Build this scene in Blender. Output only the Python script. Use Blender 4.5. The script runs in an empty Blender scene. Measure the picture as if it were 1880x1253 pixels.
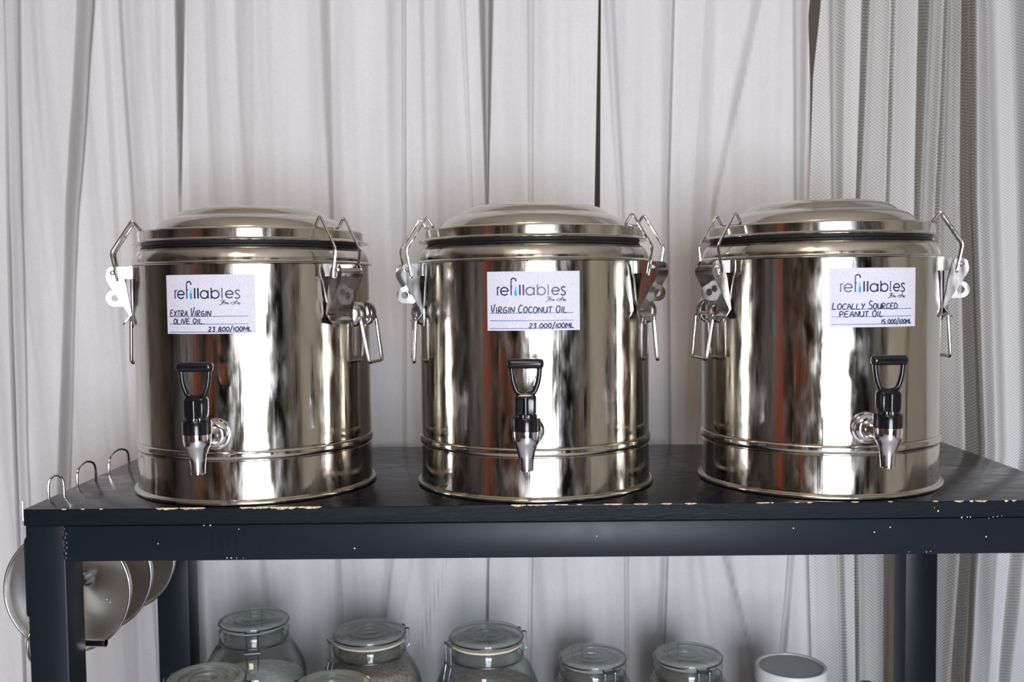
import bpy, math, random
import numpy as np
from mathutils import Vector, Matrix

random.seed(7)
rng = np.random.default_rng(7)
S = bpy.context.scene
COL = S.collection
PI = math.pi
T = 0.90                     # height of the table top above the floor

# ------------------------------------------------------------------ camera
cd = bpy.data.cameras.new('camera')
cam = bpy.data.objects.new('camera', cd)
COL.objects.link(cam)
PITCH, YAW, ROLL, CAMH = 0.0528, -0.00484, 0.01033, 0.28583
cam.matrix_world = (Matrix.Translation((0, 0, T + CAMH)) @ Matrix.Rotation(-YAW, 4, 'Z')
                    @ Matrix.Rotation(PI / 2 - PITCH, 4, 'X') @ Matrix.Rotation(-ROLL, 4, 'Z'))
cd.sensor_width = 36.0
cd.lens = 1795.26 / 1880 * 36.0
cd.clip_start = 0.02
cd.dof.use_dof = True
cd.dof.focus_distance = 1.33
cd.dof.aperture_fstop = 6.3
S.camera = cam

# ------------------------------------------------------------------ world, lights, exposure
w = bpy.data.worlds.new('sky')
S.world = w
w.use_nodes = True
wb = w.node_tree.nodes['Background']
wb.inputs[0].default_value = (0.80, 0.90, 1.0, 1)
wb.inputs[1].default_value = 1.2


def area(name, loc, rot, sx, sy, power, color):
    l = bpy.data.lights.new(name, 'AREA')
    l.shape = 'RECTANGLE'
    l.size, l.size_y = sx, sy
    l.energy = power
    l.color = color
    o = bpy.data.objects.new(name, l)
    COL.objects.link(o)
    o.location = loc
    o.rotation_euler = rot
    return o


# daylight outside the tall front window (behind the camera), facing +y
area('window_daylight', (0.45, -2.38, 0.94), (PI / 2, 0, 0), 1.5, 1.86, 218, (0.855, 0.895, 1.0))
# added warm fill light under the ceiling, tints the curtain tops
fill_l = area('warm_fill_light', (-0.3, -0.5, 2.54), (0, 0, 0), 0.5, 0.5, 20, (1.0, 0.76, 0.54))

S.view_settings.view_transform = 'Standard'
S.view_settings.look = 'None'
S.view_settings.gamma = 1
S.view_settings.use_curve_mapping = False
S.view_settings.exposure = -0.03


# ------------------------------------------------------------------ helpers
def srgb(r, g, b):
    f = lambda c: (c / 255 / 12.92) if c / 255 <= 0.04045 else ((c / 255 + 0.055) / 1.055) ** 2.4
    return (f(r), f(g), f(b), 1)


def mat(name, color, rough=0.5, metal=0.0, **kw):
    m = bpy.data.materials.new(name)
    m.use_nodes = True
    b = m.node_tree.nodes['Principled BSDF']
    b.inputs['Base Color'].default_value = color
    b.inputs['Roughness'].default_value = rough
    b.inputs['Metallic'].default_value = metal
    for k, v in kw.items():
        b.inputs[k.replace('_', ' ')].default_value = v
    return m


def nodes(m):
    nt = m.node_tree
    return nt, nt.nodes, nt.links, nt.nodes['Principled BSDF']


def N(nt, kind, **kw):
    n = nt.nodes.new(kind)
    for k, v in kw.items():
        if k.startswith('i_'):
            key = k[2:]
            key = int(key) if key.isdigit() else key.replace('_', ' ')
            n.inputs[key].default_value = v
        else:
            setattr(n, k, v)
    return n


def coords(nt, scale, which='Object'):
    tc = N(nt, 'ShaderNodeTexCoord')
    mp = N(nt, 'ShaderNodeMapping')
    mp.inputs['Scale'].default_value = scale
    nt.links.new(tc.outputs[which], mp.inputs[0])
    return mp.outputs[0]


def add_noise(m, scale, nscale=5.0, detail=4, to='rough', lo=0.1, hi=0.3, c0=None, c1=None, bump=0.0, dist=0.001,
              r0=0.35, r1=0.65):
    nt, ns, lk, b = nodes(m)
    v = coords(nt, scale)
    n = N(nt, 'ShaderNodeTexNoise', i_Scale=nscale, i_Detail=detail)
    lk.new(v, n.inputs['Vector'])
    if to == 'rough':
        r = N(nt, 'ShaderNodeMapRange', i_1=r0, i_2=r1, i_3=lo, i_4=hi)
        lk.new(n.outputs[0], r.inputs[0])
        lk.new(r.outputs[0], b.inputs['Roughness'])
    elif to == 'color':
        r = N(nt, 'ShaderNodeValToRGB')
        r.color_ramp.elements[0].position = r0
        r.color_ramp.elements[1].position = r1
        r.color_ramp.elements[0].color = c0
        r.color_ramp.elements[1].color = c1
        lk.new(n.outputs[0], r.inputs[0])
        lk.new(r.outputs[0], b.inputs['Base Color'])
    if bump:
        bp = N(nt, 'ShaderNodeBump', i_Strength=bump, i_Distance=dist)
        lk.new(n.outputs[0], bp.inputs['Height'])
        if b.inputs['Normal'].is_linked:
            old = b.inputs['Normal'].links[0].from_socket
            lk.new(old, bp.inputs['Normal'])
        lk.new(bp.outputs[0], b.inputs['Normal'])
    return m


class MB:
    """a mesh collector"""

    def __init__(s):
        s.v, s.f = [], []

    def add(s, v, f):
        o = len(s.v)
        s.v += [tuple(p) for p in v]
        s.f += [tuple(i + o for i in q) for q in f]
        return s

    def box(s, x0, x1, y0, y1, z0, z1):
        v = [(x, y, z) for z in (z0, z1) for y in (y0, y1) for x in (x0, x1)]
        return s.add(v, [(0, 2, 3, 1), (4, 5, 7, 6), (0, 1, 5, 4), (2, 6, 7, 3), (0, 4, 6, 2), (1, 3, 7, 5)])

    def lathe(s, prof, seg=96, M=None):
        """prof: list of (r, z); revolve about z"""
        n = len(prof)
        v, f = [], []
        for r, z in prof:
            for k in range(seg):
                a = 2 * PI * k / seg
                v.append((r * math.cos(a), r * math.sin(a), z))
        for i in range(n - 1):
            for k in range(seg):
                k2 = (k + 1) % seg
                f.append((i * seg + k, i * seg + k2, (i + 1) * seg + k2, (i + 1) * seg + k))
        if prof[0][0] > 1e-6 and prof[0][0] < 0:
            pass
        if M is not None:
            v = [M @ Vector(p) for p in v]
        return s.add(v, f)

    def tube(s, pts, r, seg=10, closed=False, M=None, caps=True):
        P = [Vector(p) for p in pts]
        if M is not None:
            P = [M @ p for p in P]
        n = len(P)
        rr = r if isinstance(r, (list, tuple)) else [r] * n
        tang = []
        for i in range(n):
            a = P[(i - 1) % n] if (closed or i > 0) else P[i]
            b = P[(i + 1) % n] if (closed or i < n - 1) else P[i]
            d = (b - a)
            tang.append(d.normalized() if d.length > 1e-9 else Vector((0, 0, 1)))
        up = Vector((0, 0, 1)) if abs(tang[0].z) < 0.9 else Vector((1, 0, 0))
        u = tang[0].cross(up).normalized()
        v, f = [], []
        for i in range(n):
            t = tang[i]
            u = (u - t * u.dot(t))
            u.normalize()
            wv = t.cross(u)
            for k in range(seg):
                a = 2 * PI * k / seg
                v.append(P[i] + (u * math.cos(a) + wv * math.sin(a)) * rr[i])
        for i in range(n if closed else n - 1):
            j = (i + 1) % n
            for k in range(seg):
                k2 = (k + 1) % seg
                f.append((i * seg + k, i * seg + k2, j * seg + k2, j * seg + k))
        if not closed and caps:
            f.append(tuple(reversed(range(seg))))
            f.append(tuple((n - 1) * seg + k for k in range(seg)))
        return s.add(v, f)

    def prism(s, poly, a0, a1, axis=1):
        """extrude a 2-D polygon (p, q) along an axis; axis=1: (p, axis, q)"""
        n = len(poly)
        def P(p, q, a):
            return (p, a, q) if axis == 1 else ((a, p, q) if axis == 0 else (p, q, a))
        v = [P(p, q, a0) for p, q in poly] + [P(p, q, a1) for p, q in poly]
        f = [tuple(range(n)), tuple(reversed(range(n, 2 * n)))]
        for i in range(n):
            j = (i + 1) % n
            f.append((i, i + n, j + n, j))
        return s.add(v, f)

    def sheet(s, pts, th, t0, t1):
        """bent sheet metal: a polyline in (r, z) extruded across t with a thickness"""
        P = [Vector(p) for p in pts]
        nrm = []
        for i in range(len(P)):
            a = P[max(i - 1, 0)]
            b = P[min(i + 1, len(P) - 1)]
            d = (b - a).normalized()
            nrm.append(Vector((-d.y, d.x)))
        poly = [tuple(P[i] + nrm[i] * th / 2) for i in range(len(P))] + \
               [tuple(P[i] - nrm[i] * th / 2) for i in reversed(range(len(P)))]
        m = len(P)
        v, f = [], []
        for t in (t0, t1):
            v += [(p, t, q) for p, q in poly]
        k = 2 * m
        for i in range(k):
            j = (i + 1) % k
            f.append((i, j, j + k, i + k))
        for i in range(m - 1):
            a, b, c, d = i, i + 1, k - 2 - i, k - 1 - i
            f.append((a, d, c, b))
            f.append((a + k, b + k, c + k, d + k))
        return s.add(v, f)

    def build(s, name, material, parent=None, loc=None, rot=None, smooth=True, angle=35, bevel=0.0, bseg=2):
        me = bpy.data.meshes.new(name)
        me.from_pydata(s.v, [], s.f)
        me.validate()
        import bmesh
        bm = bmesh.new()
        bm.from_mesh(me)
        bmesh.ops.remove_doubles(bm, verts=bm.verts, dist=1e-6)
        bmesh.ops.recalc_face_normals(bm, faces=bm.faces)
        if bevel:
            es = [e for e in bm.edges if len(e.link_faces) == 2 and e.calc_face_angle(0) > 0.6]
            bmesh.ops.bevel(bm, geom=es, offset=bevel, segments=bseg, affect='EDGES', profile=0.5)
        bm.to_mesh(me)
        bm.free()
        me.materials.append(material)
        if smooth:
            for p in me.polygons:
                p.use_smooth = True
            me.set_sharp_from_angle(angle=math.radians(angle))
        return link(name, me, parent, loc, rot)


def link(name, me, parent=None, loc=None, rot=None):
    o = bpy.data.objects.new(name, me)
    COL.objects.link(o)
    if parent is not None:
        o.parent = parent
    if loc is not None:
        o.location = loc
    if rot is not None:
        o.rotation_euler = rot
    return o


def tag(o, label=None, cat=None, group=None, kind=None):
    if label:
        o['label'] = label
    if cat:
        o['category'] = cat
    if group:
        o['group'] = group
    if kind:
        o['kind'] = kind
    return o


def thing(name, label, cat, loc=(0, 0, 0), rz=0, group=None):
    o = bpy.data.objects.new(name, None)
    o.empty_display_size = 0.05
    COL.objects.link(o)
    o.location = loc
    o.rotation_euler = (0, 0, rz)
    return tag(o, label, cat, group)


def copy_tree(o, parent=None):
    c = o.copy()
    COL.objects.link(c)
    c.parent = parent
    for ch in list(o.children):
        copy_tree(ch, c)
    return c


def rounded(pts, rad, n=5, closed=False):
    """fillet the corners of a polyline"""
    P = [Vector(p) for p in pts]
    out = []
    m = len(P)
    for i in range(m):
        if not closed and i in (0, m - 1):
            out.append(P[i])
            continue
        a, b, c = P[i - 1], P[i], P[(i + 1) % m]
        r1 = min(rad, (a - b).length * 0.45, (c - b).length * 0.45)
        p0 = b + (a - b).normalized() * r1
        p2 = b + (c - b).normalized() * r1
        for k in range(n + 1):
            t = k / n
            out.append(p0 * (1 - t) ** 2 + b * 2 * t * (1 - t) + p2 * t * t)
    return out


def smooth_prof(pts, n=6):
    """Catmull-Rom through profile points"""
    P = [Vector(p) for p in pts]
    out = []
    for i in range(len(P) - 1):
        p0 = P[max(i - 1, 0)]
        p1, p2 = P[i], P[i + 1]
        p3 = P[min(i + 2, len(P) - 1)]
        for k in range(n):
            t = k / n
            out.append(0.5 * ((2 * p1) + (-p0 + p2) * t + (2 * p0 - 5 * p1 + 4 * p2 - p3) * t * t
                              + (-p0 + 3 * p1 - 3 * p2 + p3) * t ** 3))
    out.append(P[-1])
    return [tuple(p) for p in out]


# ------------------------------------------------------------------ materials
STEEL_C = (0.55, 0.522, 0.462, 1)


def steel(name, color=STEEL_C, lo=0.07, hi=0.2, wob=0.0, streak=0.0):
    m = mat(name, color, 0.12, 1.0)
    add_noise(m, (22, 22, 5), 4, 6, 'rough', lo, hi)
    nt, ns, lk, b = nodes(m)
    if wob:
        v = coords(nt, (7, 7, 1.1))
        n = N(nt, 'ShaderNodeTexNoise', i_Scale=3.0, i_Detail=1.5)
        lk.new(v, n.inputs['Vector'])
        bp = N(nt, 'ShaderNodeBump', i_Strength=1.0, i_Distance=wob)
        lk.new(n.outputs[0], bp.inputs['Height'])
        if streak:
            v2 = coords(nt, (120, 120, 1.0))
            n2 = N(nt, 'ShaderNodeTexNoise', i_Scale=3.0, i_Detail=3)
            lk.new(v2, n2.inputs['Vector'])
            b2 = N(nt, 'ShaderNodeBump', i_Strength=1.0, i_Distance=streak)
            lk.new(n2.outputs[0], b2.inputs['Height'])
            lk.new(bp.outputs[0], b2.inputs['Normal'])
            bp = b2
        lk.new(bp.outputs[0], b.inputs['Normal'])
    return m


M_BODY = steel('polished_steel_body', lo=0.06, hi=0.24, wob=0.0012, streak=0.00006)
M_LID = steel('polished_steel_lid', lo=0.10, hi=0.26, wob=0.0004)
M_WIRE = mat('steel_wire', (0.62, 0.60, 0.58, 1), 0.16, 1.0)
M_PLATE = steel('pressed_steel_plate', (0.46, 0.445, 0.43, 1), 0.12, 0.26)
M_CHROME = mat('chrome', (0.78, 0.79, 0.82, 1), 0.06, 1.0)
add_noise(M_CHROME, (1, 1, 1), 90, 3, 'rough', 0.03, 0.14)
M_BLACKP = mat('black_glossy_plastic', (0.006, 0.006, 0.008, 1), 0.17)
M_GASKET = mat('black_rubber', (0.006, 0.006, 0.007, 1), 0.5)
M_CARD = mat('white_card', (0.80, 0.80, 0.86, 1), 0.7, Specular_IOR_Level=0.2)
add_noise(M_CARD, (1, 1, 1), 500, 2, 'color', c0=(0.53, 0.53, 0.60, 1), c1=(0.61, 0.61, 0.67, 1))
M_NAVY = mat('navy_print', srgb(22, 28, 72), 0.4)
M_CYAN = mat('cyan_print', srgb(0, 150, 215), 0.4)
M_RULE = mat('blue_rule_print', srgb(50, 90, 160), 0.4)
M_INK = mat('dark_blue_ink', srgb(24, 22, 66), 0.6)
M_FUNNEL = steel('brushed_funnel_steel', (0.68, 0.67, 0.64, 1), 0.27, 0.31)

# black painted wood (table top) and black painted steel (frame)
M_TOP = mat('black_painted_board', (0.006, 0.007, 0.011, 1), 0.2, Specular_IOR_Level=0.26)
add_noise(M_TOP, (3, 14, 14), 9, 6, 'rough', 0.12, 0.30, bump=0.06, dist=0.0006)
M_EDGE = mat('black_painted_board_edge', (0.005, 0.009, 0.014, 1), 0.4, Specular_IOR_Level=0.18)
add_noise(M_EDGE, (4, 30, 110), 8, 6, 'rough', 0.3, 0.6, bump=1.0, dist=0.0012)
M_FRAME = mat('black_painted_steel', (0.0075, 0.0122, 0.0182, 1), 0.36, Specular_IOR_Level=0.2)
add_noise(M_FRAME, (1, 1, 1), 30, 5, 'rough', 0.33, 0.41, bump=0.06, dist=0.0004, r0=0.2, r1=0.8)
M_WOODCHIP = mat('bare_wood', srgb(200, 168, 128), 0.8)
add_noise(M_WOODCHIP, (40, 40, 40), 8, 3, 'color', c0=srgb(165, 135, 100), c1=srgb(225, 205, 175))
M_SPECK = mat('pale_paint_speck', srgb(205, 210, 215), 0.6)


def cloth(name, c0, c1, period, soft, transl=0.2):
    """sheer woven cloth; the mesh attribute 'layers' says how closely the threads lie (1 = several layers, dense)"""
    m = bpy.data.materials.new(name)
    m.use_nodes = True
    nt = m.node_tree
    lk = nt.links
    b = nt.nodes['Principled BSDF']
    out = nt.nodes['Material Output']
    b.inputs['Roughness'].default_value = 0.95
    b.inputs['Specular IOR Level'].default_value = 0.05
    uv = N(nt, 'ShaderNodeTexCoord')
    no = N(nt, 'ShaderNodeTexNoise', i_Scale=520.0, i_Detail=2)
    lk.new(uv.outputs['Object'], no.inputs['Vector'])
    no2 = N(nt, 'ShaderNodeTexNoise', i_Scale=5.0, i_Detail=3)
    mp = N(nt, 'ShaderNodeMapping')
    mp.inputs['Scale'].default_value = (5, 1, 0.3)
    lk.new(uv.outputs['Object'], mp.inputs[0])
    lk.new(mp.outputs[0], no2.inputs['Vector'])
    mixn = N(nt, 'ShaderNodeMath', operation='ADD')
    lk.new(no.outputs[0], mixn.inputs[0])
    lk.new(no2.outputs[0], mixn.inputs[1])
    ramp = N(nt, 'ShaderNodeMapRange', i_1=0.65, i_2=1.35)
    lk.new(mixn.outputs[0], ramp.inputs[0])
    mc = N(nt, 'ShaderNodeMix', data_type='RGBA')
    mc.inputs[6].default_value = c0
    mc.inputs[7].default_value = c1
    lk.new(ramp.outputs[0], mc.inputs[0])
    lk.new(mc.outputs[2], b.inputs['Base Color'])
    tr = N(nt, 'ShaderNodeBsdfTranslucent')
    lk.new(mc.outputs[2], tr.inputs['Color'])
    mx = N(nt, 'ShaderNodeMixShader', i_0=transl)
    lk.new(b.outputs[0], mx.inputs[1])
    lk.new(tr.outputs[0], mx.inputs[2])
    sep = N(nt, 'ShaderNodeSeparateXYZ')
    lk.new(uv.outputs['UV'], sep.inputs[0])
    k = 2 * PI / period

    def wave(a, bq):
        m1 = N(nt, 'ShaderNodeMath', operation='MULTIPLY', i_1=a * k)
        m2 = N(nt, 'ShaderNodeMath', operation='MULTIPLY', i_1=bq * k)
        lk.new(sep.outputs[0], m1.inputs[0])
        lk.new(sep.outputs[1], m2.inputs[0])
        ad = N(nt, 'ShaderNodeMath', operation='ADD')
        lk.new(m1.outputs[0], ad.inputs[0])
        lk.new(m2.outputs[0], ad.inputs[1])
        sn = N(nt, 'ShaderNodeMath', operation='SINE')
        lk.new(ad.outputs[0], sn.inputs[0])
        return sn.outputs[0]
    mul = N(nt, 'ShaderNodeMath', operation='ADD')
    lk.new(wave(0.55, 0.8), mul.inputs[0])
    lk.new(wave(0.55, -0.8), mul.inputs[1])
    # openness = (1 - layers) + soft * weave
    at = N(nt, 'ShaderNodeAttribute', attribute_name='layers')
    inv = N(nt, 'ShaderNodeMath', operation='SUBTRACT', i_0=1.0)
    lk.new(at.outputs['Fac'], inv.inputs[1])
    sc = N(nt, 'ShaderNodeMath', operation='MULTIPLY', i_1=soft)
    lk.new(mul.outputs[0], sc.inputs[0])
    sm = N(nt, 'ShaderNodeMath', operation='MULTIPLY')
    lk.new(sc.outputs[0], sm.inputs[0])
    wt = N(nt, 'ShaderNodeMapRange', i_1=0.0, i_2=0.3, i_3=0.15, i_4=1.0)
    lk.new(inv.outputs[0], wt.inputs[0])
    lk.new(wt.outputs[0], sm.inputs[1])
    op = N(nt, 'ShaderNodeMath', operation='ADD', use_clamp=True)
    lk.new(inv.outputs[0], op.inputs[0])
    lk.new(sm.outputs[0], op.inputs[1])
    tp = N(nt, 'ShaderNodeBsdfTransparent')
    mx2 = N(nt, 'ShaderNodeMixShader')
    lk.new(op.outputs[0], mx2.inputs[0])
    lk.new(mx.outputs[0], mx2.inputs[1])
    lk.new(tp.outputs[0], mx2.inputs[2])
    bp = N(nt, 'ShaderNodeBump', i_Strength=0.2, i_Distance=0.0004)
    lk.new(mul.outputs[0], bp.inputs['Height'])
    lk.new(bp.outputs[0], b.inputs['Normal'])
    lk.new(mx2.outputs[0], out.inputs['Surface'])
    return m


M_CURTAIN = cloth('white_curtain_cloth', (0.75, 0.725, 0.715, 1), (0.89, 0.87, 0.865, 1), 0.0030, 0.05)
M_NET = cloth('white_curtain_net', (0.78, 0.775, 0.755, 1), (0.86, 0.855, 0.84, 1), 0.0050, 0.13)
M_NET2 = cloth('pale_grey_curtain_net', (0.75, 0.76, 0.76, 1), (0.83, 0.84, 0.845, 1), 0.0046, 0.12)

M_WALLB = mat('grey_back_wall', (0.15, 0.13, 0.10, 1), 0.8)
M_WALL = mat('tan_plaster', (0.36, 0.30, 0.235, 1), 0.8)
add_noise(M_WALL, (1, 1, 1), 3, 4, 'color', c0=(0.13, 0.11, 0.09, 1), c1=(0.20, 0.17, 0.14, 1))
M_WALLR = mat('beige_plaster', (0.44, 0.40, 0.33, 1), 0.8)
M_CEIL = mat('cream_ceiling', (0.62, 0.55, 0.46, 1), 0.9)
M_FLOOR = mat('pale_grey_tile_floor', (0.50, 0.50, 0.55, 1), 0.45)
M_DARKWOOD = mat('dark_wood', (0.022, 0.018, 0.015, 1), 0.4)
add_noise(M_DARKWOOD, (2, 2, 20), 3, 5, 'color', c0=(0.016, 0.013, 0.011, 1), c1=(0.05, 0.036, 0.027, 1))
M_MIDWOOD = mat('brown_wood', (0.16, 0.10, 0.06, 1), 0.45)
M_RED = mat('red_drape_cloth', (0.78, 0.17, 0.07, 1), 0.9)
M_BOX = mat('cardboard', (0.32, 0.22, 0.13, 1), 0.8)
M_BOX2 = mat('dark_green_tin', (0.05, 0.07, 0.05, 1), 0.4)

# glass: thin jar walls that let light through, darker and greener where seen edge-on
def thin_glass(name, face, edge, milky):
    m = bpy.data.materials.new(name)
    m.use_nodes = True
    nt = m.node_tree
    lk = nt.links
    lw_ = N(nt, 'ShaderNodeLayerWeight', i_0=0.5)
    cr = N(nt, 'ShaderNodeValToRGB')
    cr.color_ramp.elements[0].position = 0.45
    cr.color_ramp.elements[0].color = face
    cr.color_ramp.elements[1].position = 1.0
    cr.color_ramp.elements[1].color = edge
    lk.new(lw_.outputs['Facing'], cr.inputs[0])
    tp = N(nt, 'ShaderNodeBsdfTransparent')
    lk.new(cr.outputs[0], tp.inputs[0])
    di = N(nt, 'ShaderNodeBsdfDiffuse')
    di.inputs[0].default_value = (0.56, 0.585, 0.565, 1)
    m0 = N(nt, 'ShaderNodeMixShader', i_0=milky)
    lk.new(tp.outputs[0], m0.inputs[1])
    lk.new(di.outputs[0], m0.inputs[2])
    gl = N(nt, 'ShaderNodeBsdfGlossy', i_Roughness=0.05)
    pw = N(nt, 'ShaderNodeMath', operation='POWER', i_1=4.0)
    lk.new(lw_.outputs['Facing'], pw.inputs[0])
    fr = N(nt, 'ShaderNodeMath', operation='MULTIPLY_ADD', i_1=0.5, i_2=0.04)
    lk.new(pw.outputs[0], fr.inputs[0])
    m1 = N(nt, 'ShaderNodeMixShader')
    lk.new(fr.outputs[0], m1.inputs[0])
    lk.new(m0.outputs[0], m1.inputs[1])
    lk.new(gl.outputs[0], m1.inputs[2])
    lk.new(m1.outputs[0], nt.nodes['Material Output'].inputs['Surface'])
    return m


M_GLASS = thin_glass('green_grey_glass', (0.95, 0.97, 0.965, 1), (0.50, 0.57, 0.56, 1), 0.06)
M_LIDGLASS = thin_glass('green_grey_lid_glass', (0.90, 0.93, 0.92, 1), (0.45, 0.53, 0.52, 1), 0.30)
M_PANE = bpy.data.materials.new('window_pane_glass')
M_PANE.use_nodes = True
_nt = M_PANE.node_tree
_tp = N(_nt, 'ShaderNodeBsdfTransparent')
_gl = N(_nt, 'ShaderNodeBsdfGlossy', i_Roughness=0.02)
_mx = N(_nt, 'ShaderNodeMixShader', i_0=0.06)
_nt.links.new(_tp.outputs[0], _mx.inputs[1])
_nt.links.new(_gl.outputs[0], _mx.inputs[2])
_nt.links.new(_mx.outputs[0], _nt.nodes['Material Output'].inputs['Surface'])
M_SEAL = mat('cream_rubber_seal', srgb(225, 212, 180), 0.6)
M_DARKWIRE = mat('dull_jar_wire', (0.22, 0.24, 0.25, 1), 0.3, 1.0)
M_POWDER = mat('white_powder', (0.72, 0.72, 0.70, 1), 0.95)
add_noise(M_POWDER, (1, 1, 1), 120, 3, 'color', c0=(0.6, 0.6, 0.58, 1), c1=(0.8, 0.8, 0.78, 1), bump=0.6, dist=0.003)
M_GRAIN = mat('tan_grain', (0.30, 0.24, 0.17, 1), 0.9)
add_noise(M_GRAIN, (1, 1, 1), 180, 3, 'color', c0=(0.17, 0.13, 0.09, 1), c1=(0.42, 0.34, 0.25, 1), bump=0.8, dist=0.003)
M_NUT = mat('brown_nut', (0.16, 0.10, 0.07, 1), 0.7)
add_noise(M_NUT, (1, 1, 1), 110, 3, 'color', c0=(0.07, 0.045, 0.03, 1), c1=(0.26, 0.18, 0.12, 1), bump=0.8, dist=0.004)
M_GREYCAP = mat('grey_cap_disc', (0.33, 0.34, 0.35, 1), 0.45, 0.3)
M_WHITECAP = mat('white_cap', (0.62, 0.63, 0.64, 1), 0.4)
M_DARKCAP = mat('dark_cap', (0.03, 0.033, 0.04, 1), 0.4)

# ------------------------------------------------------------------ the setting: room shell
XL, XR, YF, YB, H = -2.5, 2.5, -2.05, 2.02, 2.6
TH = 0.12


def struct(name, mb, m, **kw):
    o = mb.build(name, m, smooth=False, **kw)
    return tag(o, kind='structure')


struct('floor', MB().box(XL - TH, XR + TH, YF - TH, YB + TH, -0.1, 0), M_FLOOR)
struct('ceiling', MB().box(XL - TH, XR + TH, YF - TH, YB + TH, H, H + 0.1), M_CEIL)
struct('wall_back', MB().box(XL - TH, XR + TH, YB, YB + TH, 0, H), M_WALLB)
struct('wall_left', MB().box(XL - TH, XL, YF - TH, YB, 0, H), M_WALL)
struct('wall_right', MB().box(XR, XR + TH, YF - TH, YB, 0, H), M_WALLR)
WX0, WX1, WZ0, WZ1 = -0.22, 1.12, 0.02, 1.86
wf = MB().box(XL, WX0, YF - TH, YF, 0, H).box(WX1, XR, YF - TH, YF, 0, H)
wf.box(WX0, WX1, YF - TH, YF, 0, WZ0).box(WX0, WX1, YF - TH, YF, WZ1, H)
struct('wall_front', wf, M_WALL)
win = MB()
fw = 0.05
win.box(WX0, WX1, YF - 0.09, YF - 0.03, WZ0, WZ0 + fw).box(WX0, WX1, YF - 0.09, YF - 0.03, WZ1 - fw, WZ1)
win.box(WX0, WX0 + fw, YF - 0.09, YF - 0.03, WZ0 + fw, WZ1 - fw).box(WX1 - fw, WX1, YF - 0.09, YF - 0.03, WZ0 + fw, WZ1 - fw)
wo = struct('window_1', win, M_DARKWOOD)
xm = (WX0 + WX1) / 2
MB().box(xm - 0.02, xm + 0.02, YF - 0.085, YF - 0.035, WZ0 + fw, WZ1 - fw).build('mullion', M_DARKWOOD, wo, smooth=False)
zm = 1.50
for a, b_ in ((WX0 + fw, xm - 0.02), (xm + 0.02, WX1 - fw)):
    MB().box(a, b_, YF - 0.08, YF - 0.04, zm - 0.018, zm + 0.018).build('transom_bar', M_DARKWOOD, wo, smooth=False)
    MB().box(a, b_, YF - 0.062, YF - 0.058, WZ0 + fw, zm - 0.018).build('pane', M_PANE, wo, smooth=False)
    MB().box(a, b_, YF - 0.062, YF - 0.058, zm + 0.018, WZ1 - fw).build('pane', M_PANE, wo, smooth=False)
struct('baseboard_left', MB().box(XL, XL + 0.015, YF, YB, 0, 0.09), M_DARKWOOD)
struct('baseboard_right', MB().box(XR - 0.015, XR, YF, YB, 0, 0.09), M_DARKWOOD)

struct('trim_1', MB().box(XR - 0.03, XR, 0.70, 0.77, 0, H), M_DARKWOOD)
# made-up housing for the added warm fill light, out of the frame
lamp = thing('added_fill_lamp', 'square unseen ceiling lamp added for warm fill light', 'lamp', (-0.3, -0.5, H))
MB().box(-0.28, 0.28, -0.28, 0.28, -0.045, 0).build('fill_lamp_housing', M_WHITECAP, lamp, bevel=0.004)

# what the steel mirrors: furniture on the far side of the room
cab = thing('wardrobe', 'tall dark wooden wardrobe standing against the left wall', 'wardrobe', (XL + 0.24, 0.17, 0))
MB().box(-0.22, 0.22, -0.52, 0.52, 0.06, 2.05).build('carcass', M_DARKWOOD, cab, bevel=0.004)
MB().box(-0.2, 0.18, -0.5, 0.5, 0, 0.06).build('plinth', M_DARKWOOD, cab)
for sgn in (-1, 1):
    d = MB().box(0.222, 0.242, min(0.006 * sgn, 0.51 * sgn), max(0.006 * sgn, 0.51 * sgn), 0.09, 2.02).build('door', M_DARKWOOD, cab, bevel=0.003)
    MB().tube(rounded([(0.242, 0.05 * sgn, 1.0), (0.27, 0.05 * sgn, 1.0), (0.27, 0.05 * sgn, 1.15), (0.242, 0.05 * sgn, 1.15)], 0.01), 0.005).build('door_handle', M_WIRE, d)

dr = MB()
cols, pts = 48, []
for i in range(cols + 1):
    y = -0.98 + 0.50 * i / cols
    x = XL + 0.07 + 0.025 * math.sin(i * 0.9)
    pts.append((x, y))
v, f = [], []
for z in np.linspace(0.12, 2.2, 12):
    v += [(x, y, z) for x, y in pts]
for r_ in range(11):
    for i in range(cols):
        a = r_ * (cols + 1) + i
        f.append((a, a + 1, a + cols + 2, a + cols + 1))
dr.add(v, f)
tag(dr.build('red_drape', M_RED, angle=80), 'red drape hanging on left wall beside dark wardrobe', 'drape')

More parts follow.
